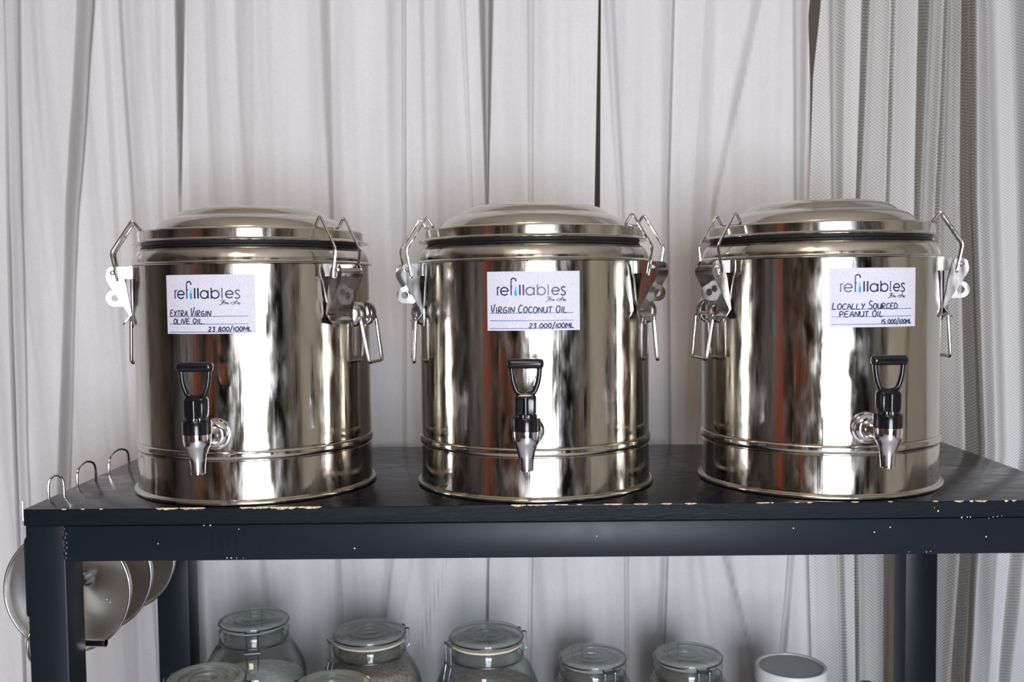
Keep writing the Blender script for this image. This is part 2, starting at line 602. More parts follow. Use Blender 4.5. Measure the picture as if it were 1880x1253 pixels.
rack = thing('shelf_rack', 'brown wooden shelf rack against front wall left of window', 'shelf', (-1.5, YF + 0.2, 0))
for x in (-0.8, 0.76):
    MB().box(x, x + 0.04, -0.17, 0.17, 0, 1.9).build('side_panel', M_MIDWOOD, rack)
for z in (0.15, 0.6, 1.05, 1.5, 1.88):
    MB().box(-0.76, 0.76, -0.17, 0.17, z, z + 0.025).build('shelf', M_MIDWOOD, rack)
random.seed(3)
bi = 0
ORD = ['', 'first', 'second', 'third', 'fourth', 'fifth', 'sixth', 'seventh', 'eighth', 'ninth', 'tenth', 'eleventh']
for z, sname in ((0.176, 'lowest'), (0.626, 'second lowest'), (1.076, 'second highest'), (1.526, 'highest')):
    x = -0.7
    nth = 0
    while x < 0.54:
        bw, bh = random.uniform(0.09, 0.20), random.uniform(0.22, 0.40)
        mm = random.choice([M_BOX, M_BOX2, M_WHITECAP, M_BOX, M_MIDWOOD, M_RED, M_BOX2])
        nth += 1
        cname = {'cardboard': 'cardboard', 'dark_green_tin': 'dark green tin', 'white_cap': 'white', 'brown_wood': 'brown wooden', 'red_drape_cloth': 'red'}[mm.name]
        bx = thing('storage_box', '%s lidded box, %s from left, %s shelf of brown rack' % (cname, ORD[nth], sname), 'box', (-1.5 + x + bw / 2, YF + 0.2, z), 0, 'boxes on the shelf rack')
        MB().box(-bw / 2, bw / 2, -0.13, 0.13, 0, bh * 0.8).build('box_body', mm, bx, bevel=0.003)
        MB().box(-bw / 2 - 0.004, bw / 2 + 0.004, -0.134, 0.134, bh * 0.8, bh).build('box_lid', mm, bx, bevel=0.003)
        x += bw + random.uniform(0.02, 0.06)
        bi += 1
post = thing('tall_cabinet', 'narrow dark tall cabinet against the right wall', 'cabinet', (XR - 0.16, -0.86, 0))
MB().box(-0.15, 0.15, -0.17, 0.17, 0.05, 1.95).build('carcass', M_DARKWOOD, post, bevel=0.004)
MB().box(-0.13, 0.14, -0.16, 0.16, 0, 0.05).build('plinth', M_DARKWOOD, post)
d = MB().box(-0.17, -0.151, -0.165, 0.165, 0.07, 1.93).build('door', M_DARKWOOD, post, bevel=0.003)
MB().tube(rounded([(-0.17, -0.12, 0.95), (-0.2, -0.12, 0.95), (-0.2, -0.12, 1.1), (-0.17, -0.12, 1.1)], 0.01), 0.005).build('door_handle', M_WIRE, d)
bc = thing('bookcase', 'dark green painted bookcase right of the window', 'bookcase', (1.85, YF + 0.17, 0))
for x in (-0.5, 0.47):
    MB().box(x, x + 0.03, -0.15, 0.15, 0, 1.8).build('side_panel', M_BOX2, bc)
for z in (0.08, 0.5, 0.93, 1.36, 1.77):
    MB().box(-0.47, 0.47, -0.15, 0.15, z, z + 0.025).build('shelf', M_BOX2, bc)
MB().box(-0.47, 0.47, -0.15, -0.14, 0.105, 1.77).build('back_panel', M_DARKWOOD, bc)

# ------------------------------------------------------------------ curtains
def cx_of(px, py):
    """photo column -> x on the curtain plane (y about 1.85)"""
    t = py / 1253
    a, b_ = -0.957 * (1 - t) - 1.006 * t, 0.948 * (1 - t) + 0.970 * t
    return a + (b_ - a) * px / 1880


def cz_to_py(z):
    return (0.8237 - z) / 1.297 * 1253


PYK = [0, 370, 820, 1253]
# folds: type, [(left px, right px) at photo rows 0, 370, 820, 1253], depth in m
FOLDS = [
    # type, edges, depth, cloth density inside the band (1 = dense)
    ('V', [(9, 13), (17, 22), (32, 40), (48, 56)], 0.02, 0.5),
    ('V', [(13, 48), (22, 50), (40, 59), (56, 80)], 0.010, 0.80),
    ('V', [(145, 181), (128, 152), (114, 138), (102, 128)], 0.020, 0.60),
    ('S+', [(188, 200), (211, 220), (236, 246), (252, 262)], 0.010, 0.84),
    ('S-', [(214, 228), (238, 252), (262, 274), (290, 300)], 0.006, 0.84),
    ('S+', [(292, 304), (297, 306), (301, 309), (318, 330)], 0.010, 0.84),
    ('V', [(323, 340), (333, 337), (340, 342), (350, 352)], 0.028, 0.48),
    ('S+', [(340, 376), (352, 382), (356, 380), (402, 420)], 0.010, 0.86),
    ('S-', [(430, 472), (448, 473), (456, 476), (500, 520)], 0.008, 0.91),
    ('S-', [(588, 611), (604, 617), (610, 622), (615, 640)], 0.010, 0.80),
    ('S-', [(705, 749), (710, 750), (716, 750), (690, 700)], 0.010, 0.89),
    ('V', [(740, 748), (741, 749), (742, 748), (692, 698)], 0.004, 0.85),
    ('S-', [(770, 782), (778, 790), (780, 792), (712, 724)], 0.005, 0.93),
    ('V', [(846, 858), (866, 872), (880, 886), (745, 753)], 0.005, 0.88),
    ('V', [(881, 909), (894, 899), (900, 903), (892, 898)], 0.026, 0.62),
    ('V', [(968, 984), (971, 981), (975, 985), (968, 978)], 0.005, 0.88),
    ('S+', [(1020, 1034), (1022, 1034), (1026, 1038), (1040, 1052)], 0.004, 0.95),
    ('V', [(1112, 1134), (1138, 1152), (1150, 1160), (1150, 1160)], 0.006, 0.88),
    ('S-', [(1212, 1243), (1216, 1232), (1222, 1236), (1206, 1222)], 0.012, 0.82),
    ('V', [(1238, 1243), (1227, 1232), (1231, 1236), (1218, 1222)], 0.008, 0.70),
    ('S+', [(1300, 1330), (1277, 1310), (1262, 1290), (1318, 1334)], 0.010, 0.88),
    ('S-', [(1384, 1404), (1313, 1320), (1282, 1288), (1392, 1400)], 0.012, 0.78),
    ('V', [(1460, 1490), (1462, 1484), (1464, 1482), (1432, 1444)], 0.010, 0.76),
    ('V', [(1518, 1551), (1524, 1546), (1528, 1544), (1540, 1552)], 0.014, 0.72),
    ('V', [(1579, 1596), (1569, 1577), (1563, 1570), (1566, 1574)], 0.026, 0.42),
    ('V', [(1596, 1636), (1577, 1624), (1570, 1618), (1574, 1622)], 0.008, 0.78),
    ('V', [(1634, 1641), (1624, 1631), (1618, 1625), (1622, 1628)], 0.020, 0.52),
    ('V', [(1641, 1686), (1631, 1678), (1625, 1670), (1628, 1660)], 0.006, 0.82),
    ('V', [(1686, 1706), (1678, 1690), (1670, 1682), (1660, 1672)], 0.035, 0.30),
    ('V', [(1706, 1734), (1690, 1716), (1682, 1706), (1672, 1690)], 0.012, 0.55),
    ('V', [(1734, 1742), (1716, 1724), (1706, 1716), (1690, 1702)], 0.024, 0.38),
    ('V', [(1742, 1766), (1724, 1764), (1716, 1770), (1702, 1745)], 0.012, 0.52),
    ('V', [(1766, 1784), (1764, 1786), (1772, 1802), (1745, 1772)], 0.040, 0.28),
    ('S-', [(1784, 1796), (1786, 1800), (1802, 1812), (1774, 1800)], 0.02, 0.70),
    ('S+', [(1790, 1832), (1800, 1840), (1816, 1850), (1790, 1816)], 0.030, 0.80),
    ('V', [(1846, 1880), (1858, 1884), (1866, 1890), (1830, 1850)], 0.028, 0.76),
]
_ph = rng.uniform(0, 6.28, 40)


def curtain_depth(X, Z, base_density):
    py = cz_to_py(Z)
    Y = np.zeros_like(X)
    D = np.full_like(X, base_density)
    k = np.array(PYK)
    pyc = np.clip(py, -200, 1500)
    for typ, rows, dep, den in FOLDS:
        l = np.interp(pyc, k, [r[0] for r in rows])
        r_ = np.interp(pyc, k, [r[1] for r in rows])
        xl, xr = cx_of(l, pyc), cx_of(r_, pyc)
        wv = np.maximum(xr - xl, 0.0025)
        u = np.clip((X - xl) / wv, 0, 1)
        s = u * u * (3 - 2 * u)
        ee = np.minimum(wv * 0.25, 0.0022)
        if typ == 'V':
            ins = np.clip(np.minimum((X - xl) / ee, (xr - X) / ee) + 0.5, 0, 1)
        elif typ == 'S+':      # sharp on its left edge, fading to the right
            ins = np.clip((X - xl) / ee + 0.5, 0, 1) * np.clip((xr - X) / wv, 0, 1)
        else:
            ins = np.clip((xr - X) / ee + 0.5, 0, 1) * np.clip((X - xl) / wv, 0, 1)
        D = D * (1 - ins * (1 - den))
        if typ == 'S+':
            Y += dep * s * np.exp(-np.maximum(X - xr, 0) / 0.055)
        elif typ == 'S-':
            Y += dep * (1 - s) * np.exp(-np.maximum(xl - X, 0) / 0.055)
        else:
            e = np.minimum(wv * 0.45, 0.016)
            a = np.clip((X - xl) / e, 0, 1)
            b_ = np.clip((xr - X) / e, 0, 1)
            q = np.minimum(a, b_)
            Y += dep * q * q * (3 - 2 * q) * np.clip(wv / 0.006, 0.4, 1)
    dn = np.zeros_like(X)
    for lam, am in ((0.083, 0.022), (0.037, 0.015), (0.0173, 0.010), (0.0091, 0.006)):
        dn += am * np.sin(2 * PI * (X + 0.03 * Z + 0.012 * np.sin(2.3 * Z + 50 * lam)) / lam + 90 * lam)
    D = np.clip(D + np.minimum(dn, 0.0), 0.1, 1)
    # finer hanging folds everywhere
    sk = 0.03 * np.sin(1.3 * Z + 0.4)
    for i, lam in enumerate([0.19, 0.113, 0.071, 0.047, 0.031, 0.022, 0.0155]):
        amp = [0.008, 0.0045, 0.0026, 0.0015, 0.0007, 0.0003, 0.0002][i]
        Y += amp * np.sin(2 * PI * (X + sk * (0.5 + 0.3 * i) + 0.02 * np.sin(2.1 * Z + _ph[i])) / lam + _ph[i + 10]) \
            * (0.6 + 0.4 * np.sin(3.0 * X + 1.7 * Z + _ph[i + 20]))
    # outside the photo: plain broad pleats
    out = np.clip((np.abs(X) - 1.02) / 0.15, 0, 1)
    Y += out * 0.022 * np.sin(2 * PI * X / 0.13)
    return Y, D


def curtain_panel(name, left, right, base, m, label, dens, step=0.0016, zr=(-0.87, 1.55), rows=100):
    """left/right: list of px at rows PYK, or a constant world x"""
    zs = np.linspace(zr[0], zr[1], rows)
    pys = np.clip(cz_to_py(zs), -200, 1500)
    def edge(e):
        if isinstance(e, (int, float)):
            return np.full(rows, float(e))
        if isinstance(e[0], tuple):
            return cx_of(np.interp(pys, [q[0] for q in e], [q[1] for q in e]), pys)
        return cx_of(np.interp(pys, PYK, e), pys)
    el, er = edge(left), edge(right)
    # columns: dense inside the photo, coarse outside
    x0, x1 = el.mean(), er.mean()
    n = int((min(x1, 1.05) - max(x0, -1.05)) / step)
    parts = []
    if x0 < -1.05:
        parts.append(np.linspace(0, (-1.05 - x0) / (x1 - x0), 90, endpoint=False))
    parts.append(np.linspace(max(0, (-1.05 - x0) / (x1 - x0)), min(1, (1.05 - x0) / (x1 - x0)), n))
    if x1 > 1.05:
        parts.append(np.linspace((1.05 - x0) / (x1 - x0), 1, 90)[1:])
    u = np.concatenate(parts)
    X = el[:, None] + (er - el)[:, None] * u[None, :]
    Z = np.repeat(zs[:, None], len(u), 1)
    Yd, D = curtain_depth(X, Z, dens)
    Y = base + Yd
    nc = len(u)
    V = np.stack([X, Y, Z + T], -1).reshape(-1, 3)
    idx = np.arange(rows * nc).reshape(rows, nc)
    F = np.stack([idx[:-1, :-1], idx[:-1, 1:], idx[1:, 1:], idx[1:, :-1]], -1).reshape(-1, 4)
    me = bpy.data.meshes.new(name)
    me.from_pydata(V.tolist(), [], F.tolist())
    # UV = cloth length along the row, height
    dl = np.sqrt(np.diff(X, axis=1) ** 2 + np.diff(Y, axis=1) ** 2)
    dl = np.minimum(dl, 0.004 if step < 0.01 else 1)
    U = np.concatenate([np.zeros((rows, 1)), np.cumsum(dl, 1)], 1)
    U = U.mean(0)[None, :] + 0 * X
    uvl = me.uv_layers.new(name='UVMap')
    li = np.zeros(len(me.loops), dtype=np.int32)
    me.loops.foreach_get('vertex_index', li)
    uv = np.stack([U.reshape(-1)[li], Z.reshape(-1)[li]], -1).astype(np.float32)
    uvl.data.foreach_set('uv', uv.reshape(-1))
    la = me.attributes.new('layers', 'FLOAT', 'POINT')
    la.data.foreach_set('value', D.reshape(-1).astype(np.float32))
    me.materials.append(m)
    me.polygons.foreach_set('use_smooth', [True] * len(me.polygons))
    o = link(name, me)
    # hem at the top so the cloth reads as a hung panel
    return tag(o, label, 'curtain', 'curtain panels hanging behind the table')


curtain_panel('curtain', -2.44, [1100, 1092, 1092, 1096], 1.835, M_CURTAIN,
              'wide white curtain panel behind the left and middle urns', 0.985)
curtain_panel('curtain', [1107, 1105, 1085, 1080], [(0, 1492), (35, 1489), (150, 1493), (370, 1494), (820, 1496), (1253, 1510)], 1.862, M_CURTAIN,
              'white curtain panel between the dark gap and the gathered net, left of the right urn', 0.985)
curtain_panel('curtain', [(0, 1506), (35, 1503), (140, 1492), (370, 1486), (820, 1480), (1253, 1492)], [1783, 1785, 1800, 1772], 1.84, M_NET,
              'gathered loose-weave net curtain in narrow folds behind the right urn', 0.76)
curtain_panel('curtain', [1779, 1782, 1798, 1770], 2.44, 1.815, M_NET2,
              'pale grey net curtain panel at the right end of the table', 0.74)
rod = thing('curtain_rod', 'slim dark curtain rod above the white curtains', 'rod', (0, 1.86, T + 1.57))
MB().tube([(-2.46, 0, 0), (2.46, 0, 0)], 0.012, 16).build('rod_bar', M_DARKWOOD, rod)

# ------------------------------------------------------------------ the table
Y0, Y1, TXL, TXR = 1.284, 1.774, -0.659, 0.773
TB, TA = 0.0225, 0.0725
table = thing('table', 'black painted table with steel frame under the three urns', 'table', (0, 0, 0))
top = MB().box(TXL, TXR, Y0, Y1, T - TB, T).build('table_top', M_TOP, table, bevel=0.0012)
# the sawn front edge of the board carries a rougher paint
top.data.materials.append(M_EDGE)
for p in top.data.polygons:
    if abs(p.normal.z) < 0.3:
        p.material_index = 1
lw = 0.0525
FY = Y0 + 0.004
lwb = 0.057                  # the rear legs are a little wider
for (x0, y0, lx) in ((TXL, FY, lw), (TXR - lw, FY, lw), (TXL + 0.010, Y1 - lw, lwb), (TXR - lwb - 0.027, Y1 - lw, lwb)):
    MB().box(x0, x0 + lx, y0, y0 + lw, 0.0, T - TB - 0.0006).build('leg', M_FRAME, table, bevel=0.0022)
MB().box(TXL + lw, TXR - lw, FY + 0.0004, FY + 0.03, T - TA, T - TB - 0.0015).build('front_rail', M_FRAME, table, bevel=0.0018)
MB().box(TXL + 0.010 + lwb, TXR - lwb - 0.027, Y1 - 0.03, Y1 - 0.0004, T - 0.053, T - TB - 0.0015).build('back_rail', M_FRAME, table, bevel=0.0018)
MB().box(TXL, TXL + 0.03, FY + lw, Y1 - lw, T - 0.048, T - TB - 0.001).build('side_rail', M_FRAME, table, bevel=0.0018)
MB().box(TXR - 0.03, TXR, FY + lw, Y1 - lw, T - 0.048, T - TB - 0.001).build('side_rail', M_FRAME, table, bevel=0.0018)
SHZ = T - 0.505
MB().box(TXL + 0.03, TXR - 0.03, Y0 + 0.06, Y1 - 0.053, SHZ - 0.02, SHZ).build('lower_shelf', M_TOP, table, bevel=0.0012)
for (y0) in (FY + 0.01, Y1 - 0.05):
    MB().box(TXL + 0.0671, TXR - 0.0841, y0, y0 + 0.03, SHZ - 0.05, SHZ - 0.0206).build('shelf_rail', M_FRAME, table, bevel=0.0015)
# black strap on the outer side of the front left leg
MB().prism(rounded([(FY + 0.004, T - 0.150), (FY + 0.004, T - 0.041), (FY + 0.03, T - 0.041), (FY + 0.03, T - 0.150)], 0.008, closed=True),
           TXL - 0.0045, TXL - 0.0001, axis=0).build('side_strap', M_FRAME, table)
# the weld between leg and rail
wd = MB()
for k, (dz, rr) in enumerate(((0.028, .0022), (0.0345, .0030), (0.040, .0034), (0.047, .0028), (0.0535, .0032), (0.061, .0036), (0.067, .0028))):
    M_ = Matrix.Translation((TXL + lw + random.uniform(-.001, .0015), FY + 0.0006, T - dz)) @ Matrix.Diagonal((1, 0.55, 1, 1))
    wd.lathe([(0.00001, -rr)] + [(rr * math.sin(t), -rr * math.cos(t)) for t in np.linspace(0.3, PI - 0.3, 7)] + [(0.00001, rr)], 12, M_)
tag(wd.build('weld_bead', mat('glossy_black_weld', (0.012, 0.014, 0.019, 1), 0.22), table), 'lumpy welded joint between front left leg and rail')

# bare wood where the paint is chipped along the front top edge

def chip(px0, px1, thick=0.0022):
    xa = (px0 - 940) / 1795.0 * Y0 + 0.006
    xb = (px1 - 940) / 1795.0 * Y0 + 0.006
    n = max(3, int((xb - xa) / 0.004))
    tp, bt = [], []
    for i in range(n + 1):
        x = xa + (xb - xa) * i / n
        e = 0 if i in (0, n) else 1
        h = thick * (0.25 + 0.75 * random.random()) * e + 0.0003
        g = thick * (0.2 + 0.6 * random.random()) * e + 0.0003
        tp.append((x, Y0 + g, T + 0.0003))
        bt.append((x, Y0 - 0.0003, T - h))
    mid = [(a[0], Y0 - 0.0003, T + 0.0003) for a in tp]
    k = n + 1
    v = tp + mid + bt
    f = []
    for i in range(n):
        f.append((i, i + 1, k + i + 1, k + i))
        f.append((k + i, k + i + 1, 2 * k + i + 1, 2 * k + i))
    o = MB().add(v, f).build('wood_chip', M_WOODCHIP, table, smooth=False)
    o['label'] = 'pale bare wood where the black paint is chipped'


for a, b_, th in ((82, 92, .0012), (118, 126, .0012), (153, 160, .002), (258, 300, .0026), (302, 350, .003), (414, 470, .0022), (468, 520, .003), (520, 566, .0026),
                  (918, 946, .0024), (948, 985, .0014), (1000, 1024, .001), (1040, 1050, .001), (1090, 1124, .0016), (1146, 1172, .0012), (1196, 1216, .0014), (1240, 1262, .0014),
                  (1372, 1398, .0026), (1400, 1404, .001), (1444, 1452, .0014), (1466, 1477, .0012), (1548, 1562, .001), (1616, 1625, .0012), (1698, 1709, .0014),
                  (1738, 1756, .0024), (1766, 1774, .0018), (1776, 1799, .0024), (1831, 1838, .0024), (1845, 1853, .002)):
    chip(a, b_, th)
# dried glossy paint runs on the front rail below the left urn
dp = MB()
random.seed(5)
for k in range(15):
    x = (random.gauss(388, 24) - 940) / 1795.0 * FY + 0.006
    z1 = T - TB - 0.004 - random.random() * 0.008
    z0 = max(z1 - random.uniform(0.006, 0.034), T - TA + 0.003)
    hw_ = random.uniform(0.0006, 0.0019)
    poly = [(x - hw_ * 0.5, z1), (x + hw_ * 0.6, z1), (x + hw_, (z0 + z1) / 2), (x + hw_ * 0.7, z0 + 0.001), (x, z0), (x - hw_ * 0.8, z0 + 0.0012), (x - hw_ * 0.7, (z0 + z1) / 2)]
    dp.prism(poly, FY - 0.0001 - 0.00001 * k, FY + 0.0009, axis=1)
tag(dp.build('paint_runs', mat('glossy_black_paint_run', (0.0055, 0.0095, 0.0145, 1), 0.3, Specular_IOR_Level=0.17), table, smooth=False), 'dark glossy dried paint runs on the front rail', kind='stuff')
# paint specks on the front faces
sp = MB()
random.seed(11)
for (px, py) in ((415, 973), (350, 966), (362, 966), (166, 1103), (172, 1108), (845, 1027), (878, 1026), (1080, 985), (1445, 970), (1595, 977), (1700, 1012),
                 (1692, 1013), (1660, 1013), (1802, 985), (1624, 968), (1705, 932), (1712, 938), (630, 1008), (392, 1026), (400, 1026), (410, 1026), (422, 1026), (264, 1000),
                 (1806, 951), (1814, 949), (1822, 948), (1830, 947), (1766, 949), (1772, 949), (1756, 950)):
    yy = FY - 0.0002 if py > 960 else Y0 - 0.0003
    x = (px - 940) / 1795.0 * yy + 0.006 - (py - 626) * 0.0103 / 1795 * yy
    z = T + CAMH - (math.tan(math.atan((py - 626.5 + (px - 940) * 0.0103) / 1795.0) + PITCH)) * yy
    if px < 120 or z > T or z < T - 0.16:
        continue
    r_ = random.uniform(0.0005, 0.0011)
    M_ = Matrix.Translation((x, yy, z)) @ Matrix.Rotation(PI / 2, 4, 'X')
    sp.lathe([(0.00001, 0.0004), (r_, 0.0001), (r_, -0.0003)], 8, M_)
tag(sp.build('paint_specks', M_SPECK, table), kind='stuff')

# ------------------------------------------------------------------ urns
R = 0.17
DZ = 0.0


def arc(cx, cz, r, a0, a1, n=8):
    return [(cx + r * math.cos(math.radians(a)), cz + r * math.sin(math.radians(a))) for a in np.linspace(a0, a1, n)]


body_mb = MB().lathe([(0.0005, 0.006), (0.168, 0.006), (R, 0.0075), (R, 0.0590)]
                     + [(R - 0.0014, 0.0605), (R - 0.0014, 0.0611)]
                     + [(R - 0.0006 + 0.0030 * math.cos(math.radians(a)), 0.0674 + 0.0062 * math.sin(math.radians(a))) for a in np.linspace(-85, 85, 13)]
                     + [(R - 0.0008, 0.0740), (R - 0.0006, 0.0744), (R, 0.0752), (R, 0.15), (R, 0.24), (R, 0.3235), (0.1690, 0.3240)], 160)
base_mb = MB().lathe(arc(R + 0.0026, 0.0032, 0.0030, 200, 560 - 200, 12)[:1] + [(0.150, 0.0002)] + [(R + 0.002, 0.0002)] + arc(R + 0.0028, 0.0034, 0.0032, -90, 110, 10) + [(R + 0.0002, 0.0075)], 160)
base_mb = MB().lathe([(0.15, 0.0002), (R + 0.002, 0.0002)] + arc(R + 0.0028, 0.0034, 0.0032, -80, 110, 10) + [(R + 0.0002, 0.0078)], 160)
should_mb = MB().lathe([(R - 0.001, 0.3238), (R + 0.0028, 0.3238), (R + 0.0036, 0.3246), (R + 0.0034, 0.3256), (R + 0.0012, 0.3268), (R + 0.0005, 0.3278)]
                       + smooth_prof([(R + 0.0002, 0.3285), (R - 0.0006, 0.3335), (R - 0.0030, 0.3400), (R - 0.0065, 0.3452), (R - 0.0100, 0.3474), (R - 0.016, 0.3480)], 5), 160)
gask_mb = MB().lathe([(R - 0.016, 0.3476), (R - 0.0125, 0.3484), (R - 0.0120, 0.3500), (R - 0.014, 0.3520), (R - 0.0125, 0.3545), (R - 0.012, 0.3556), (R - 0.02, 0.3557)], 120)
lid_mb = MB().lathe([(R - 0.02, 0.3558), (R - 0.001, 0.3552), (R + 0.0005, 0.3557), (R + 0.0004, 0.3567), (R - 0.004, 0.3574), (R - 0.0068, 0.3584), (R - 0.0078, 0.3600),
                     (R - 0.0080, 0.3655), (R - 0.0082, 0.3712), (R - 0.0090, 0.3728), (R - 0.0106, 0.3735), (R - 0.0130, 0.3732), (R - 0.0150, 0.3722), (0.150, 0.3712), (0.1420, 0.3712), (0.1392, 0.3720)]
                    + smooth_prof([(0.1385, 0.3725), (0.1368, 0.3775), (0.1325, 0.3840), (0.1260, 0.3893), (0.1185, 0.3926), (0.1125, 0.3945)], 6)
                    + smooth_prof([(0.1115, 0.3950), (0.1080, 0.3985), (0.1020, 0.4030), (0.0930, 0.4062), (0.0820, 0.4078), (0.05, 0.4086), (0.0005, 0.4090)], 6), 160)

# --- latch in its own frame: +x radial, y tangential
HW = 0.0205


def latch_meshes():
    out = {}
    # strap plate lying on the body
    pl = MB()
    zs = [0.3232, 0.316, 0.305, 0.298, 0.285, 0.270, 0.255, 0.243, 0.236]
    hw = [0.0265, 0.0270, 0.0255, 0.0222, 0.0195, 0.0165, 0.0130, 0.0075, 0.0025]
    v, f = [], []
    nt_ = 13
    for lay in (0.0014, -0.001):
        for z, h in zip(zs, hw):
            for k in range(nt_):
                t = -h + 2 * h * k / (nt_ - 1)
                v.append((math.sqrt(R * R - t * t) + lay + (0.0012 if (lay > 0 and abs(t) < h * 0.5 and z > 0.25) else 0), t, z))
    n = len(zs)
    for L in (0, n * nt_):
        for i in range(n - 1):
            for k in range(nt_ - 1):
                a = L + i * nt_ + k
                f.append((a, a + 1, a + nt_ + 1, a + nt_))
    o = n * nt_
    for i in range(n - 1):
        for k in (0, nt_ - 1):
            a = i * nt_ + k
            f.append((a, a + nt_, a + nt_ + o, a + o))
    for k in range(nt_ - 1):
        f.append((k, k + 1, k + 1 + o, k + o))
    pl.add(v, f)
    # two ears standing out of the strap, joined by a web at their top
    for t in (-0.0165, 0.0150):
        pl.prism([(R - 0.001, 0.3065), (R + 0.0185, 0.3070), (R + 0.0262, 0.3120), (R + 0.0285, 0.3165), (R + 0.0255, 0.3215), (R + 0.02, 0.3235), (R - 0.001, 0.3235)], t, t + 0.0015)
    pl.box(R - 0.001, R + 0.0012 + 0.004, -0.0165, 0.0165, 0.3075, 0.3230)
    out['latch'] = pl
    # lever: a channel with tapering cheeks
    lv = MB()
    cheek = [(R + 0.0285, 0.3225), (R + 0.0320, 0.3190), (R + 0.0335, 0.3110), (R + 0.0325, 0.3050), (R + 0.0020, 0.2530), (R + 0.0012, 0.2560), (R + 0.0085, 0.3010), (R + 0.0125, 0.3170), (R + 0.0160, 0.3215), (R + 0.0220, 0.3238)]
    for t in (-HW, HW - 0.0012):
        lv.prism(cheek, t, t + 0.0012)
    face = rounded([(R + 0.0305, 0.3170, 0), (R + 0.0334, 0.3105, 0), (R + 0.0322, 0.3040, 0), (R + 0.0026, 0.2535, 0), (R + 0.0100, 0.2450, 0)], 0.005)
    lv.sheet([(p.x, p.y) for p in face], 0.0013, -HW, HW)
    # rounded tongue at its foot
    tong = [(-HW, 0)] + [(HW * math.cos(a), -0.011 * math.sin(a)) for a in np.linspace(PI, 2 * PI, 12)[1:-1] * -1] + [(HW, 0)]
    tg = []
    for a in np.linspace(0, PI, 13):
        tg.append((-HW * math.cos(a), math.sin(a)))
    v, f = [], []
    for off in (0.0, 0.0012):
        for t, s_ in tg:
            v.append((R + 0.0100 + 0.0040 * s_ + off, t, 0.2450 - 0.0055 * s_))
    m_ = len(tg)
    f.append(tuple(range(m_)))
    f.append(tuple(reversed(range(m_, 2 * m_))))
    for i in range(m_):
        j = (i + 1) % m_
        f.append((i, j, j + m_, i + m_))
    lv.add(v, f)
    out['lever'] = lv
    # padlock eye standing off the lever face
    ey = MB()
    c = (R + 0.0245, 0.2790)
    ro, ri, n = 0.0118, 0.0052, 28
    v, f = [], []
    for t in (-0.0007, 0.0007):
        for k in range(n):
            a = 2 * PI * k / n
            x, z = ro * math.cos(a), ro * math.sin(a)
            if x < 0:
                x, z = max(-0.0125, x * 1.6), (ro * (1 if z > 0 else -1) if abs(z) > 0.6 * ro else z)
            v.append((c[0] + x, t, c[1] + z))
        for k in range(n):
            a = 2 * PI * k / n
            v.append((c[0] + ri * math.cos(a), t, c[1] + ri * math.sin(a)))
    L = 2 * n
    for k in range(n):
        k2 = (k + 1) % n
        f.append((k, k2, n + k2, n + k))
        f.append((L + k, L + n + k, L + n + k2, L + k2))
        f.append((k, L + k, L + k2, k2))
        f.append((n + k, n + k2, L + n + k2, L + n + k))
    ey.add(v, f)
    out['padlock_eye'] = ey
    # bail: one bent wire, both ends in the lever, crossbar behind the lid rim
    hb = 0.0232
    side = lambda t: [(R + 0.0185, t, 0.3045), (R + 0.0258, t, 0.3435), (R - 0.0040, t * 0.985, 0.3905), (R - 0.0142, t * 0.97, 0.3752)]
    path = [(R + 0.0185, hb - 0.0065, 0.3045)] + side(hb) + list(reversed(side(-hb))) + [(R + 0.0185, -hb + 0.0065, 0.3045)]
    out['bail_wire'] = MB().tube(rounded(path, 0.0052, 6), 0.0020, 10)
    # rivets
    for s_ in (-1, 1):
        M_ = Matrix.Translation((R + 0.0245, s_ * HW, 0.3150)) @ Matrix.Rotation(-s_ * PI / 2, 4, 'X')
        rv = MB()
        out['rivet%d' % s_] = rv
        rv.lathe([(0.0037, 0), (0.0037, 0.0010), (0.0027, 0.0022), (0.0014, 0.0027), (0.0012, 0.0018), (0.0001, 0.0018)], 20, M_)
    return out


LM = latch_meshes()
LATCH = {}


def add_latch(urn, az):
    rot = (0, 0, math.radians(az) - PI / 2)
    if not LATCH:
        for k, m in (('latch', M_PLATE), ('lever', M_PLATE), ('padlock_eye', M_PLATE), ('bail_wire', M_WIRE), ('rivet-1', M_WIRE), ('rivet1', M_WIRE)):
            o = LM[k].build(k, m, angle=30)
            LATCH[k] = o.data
            bpy.data.objects.remove(o)
    p = link('latch', LATCH['latch'], urn, None, rot)
    for k in ('lever', 'padlock_eye', 'bail_wire', 'rivet-1', 'rivet1'):
        link(k.rstrip('-1'), LATCH[k], p)
    return p


# --- carrying handle: pressed strap with two loops and a hanging wire ring
HANDLE = {}


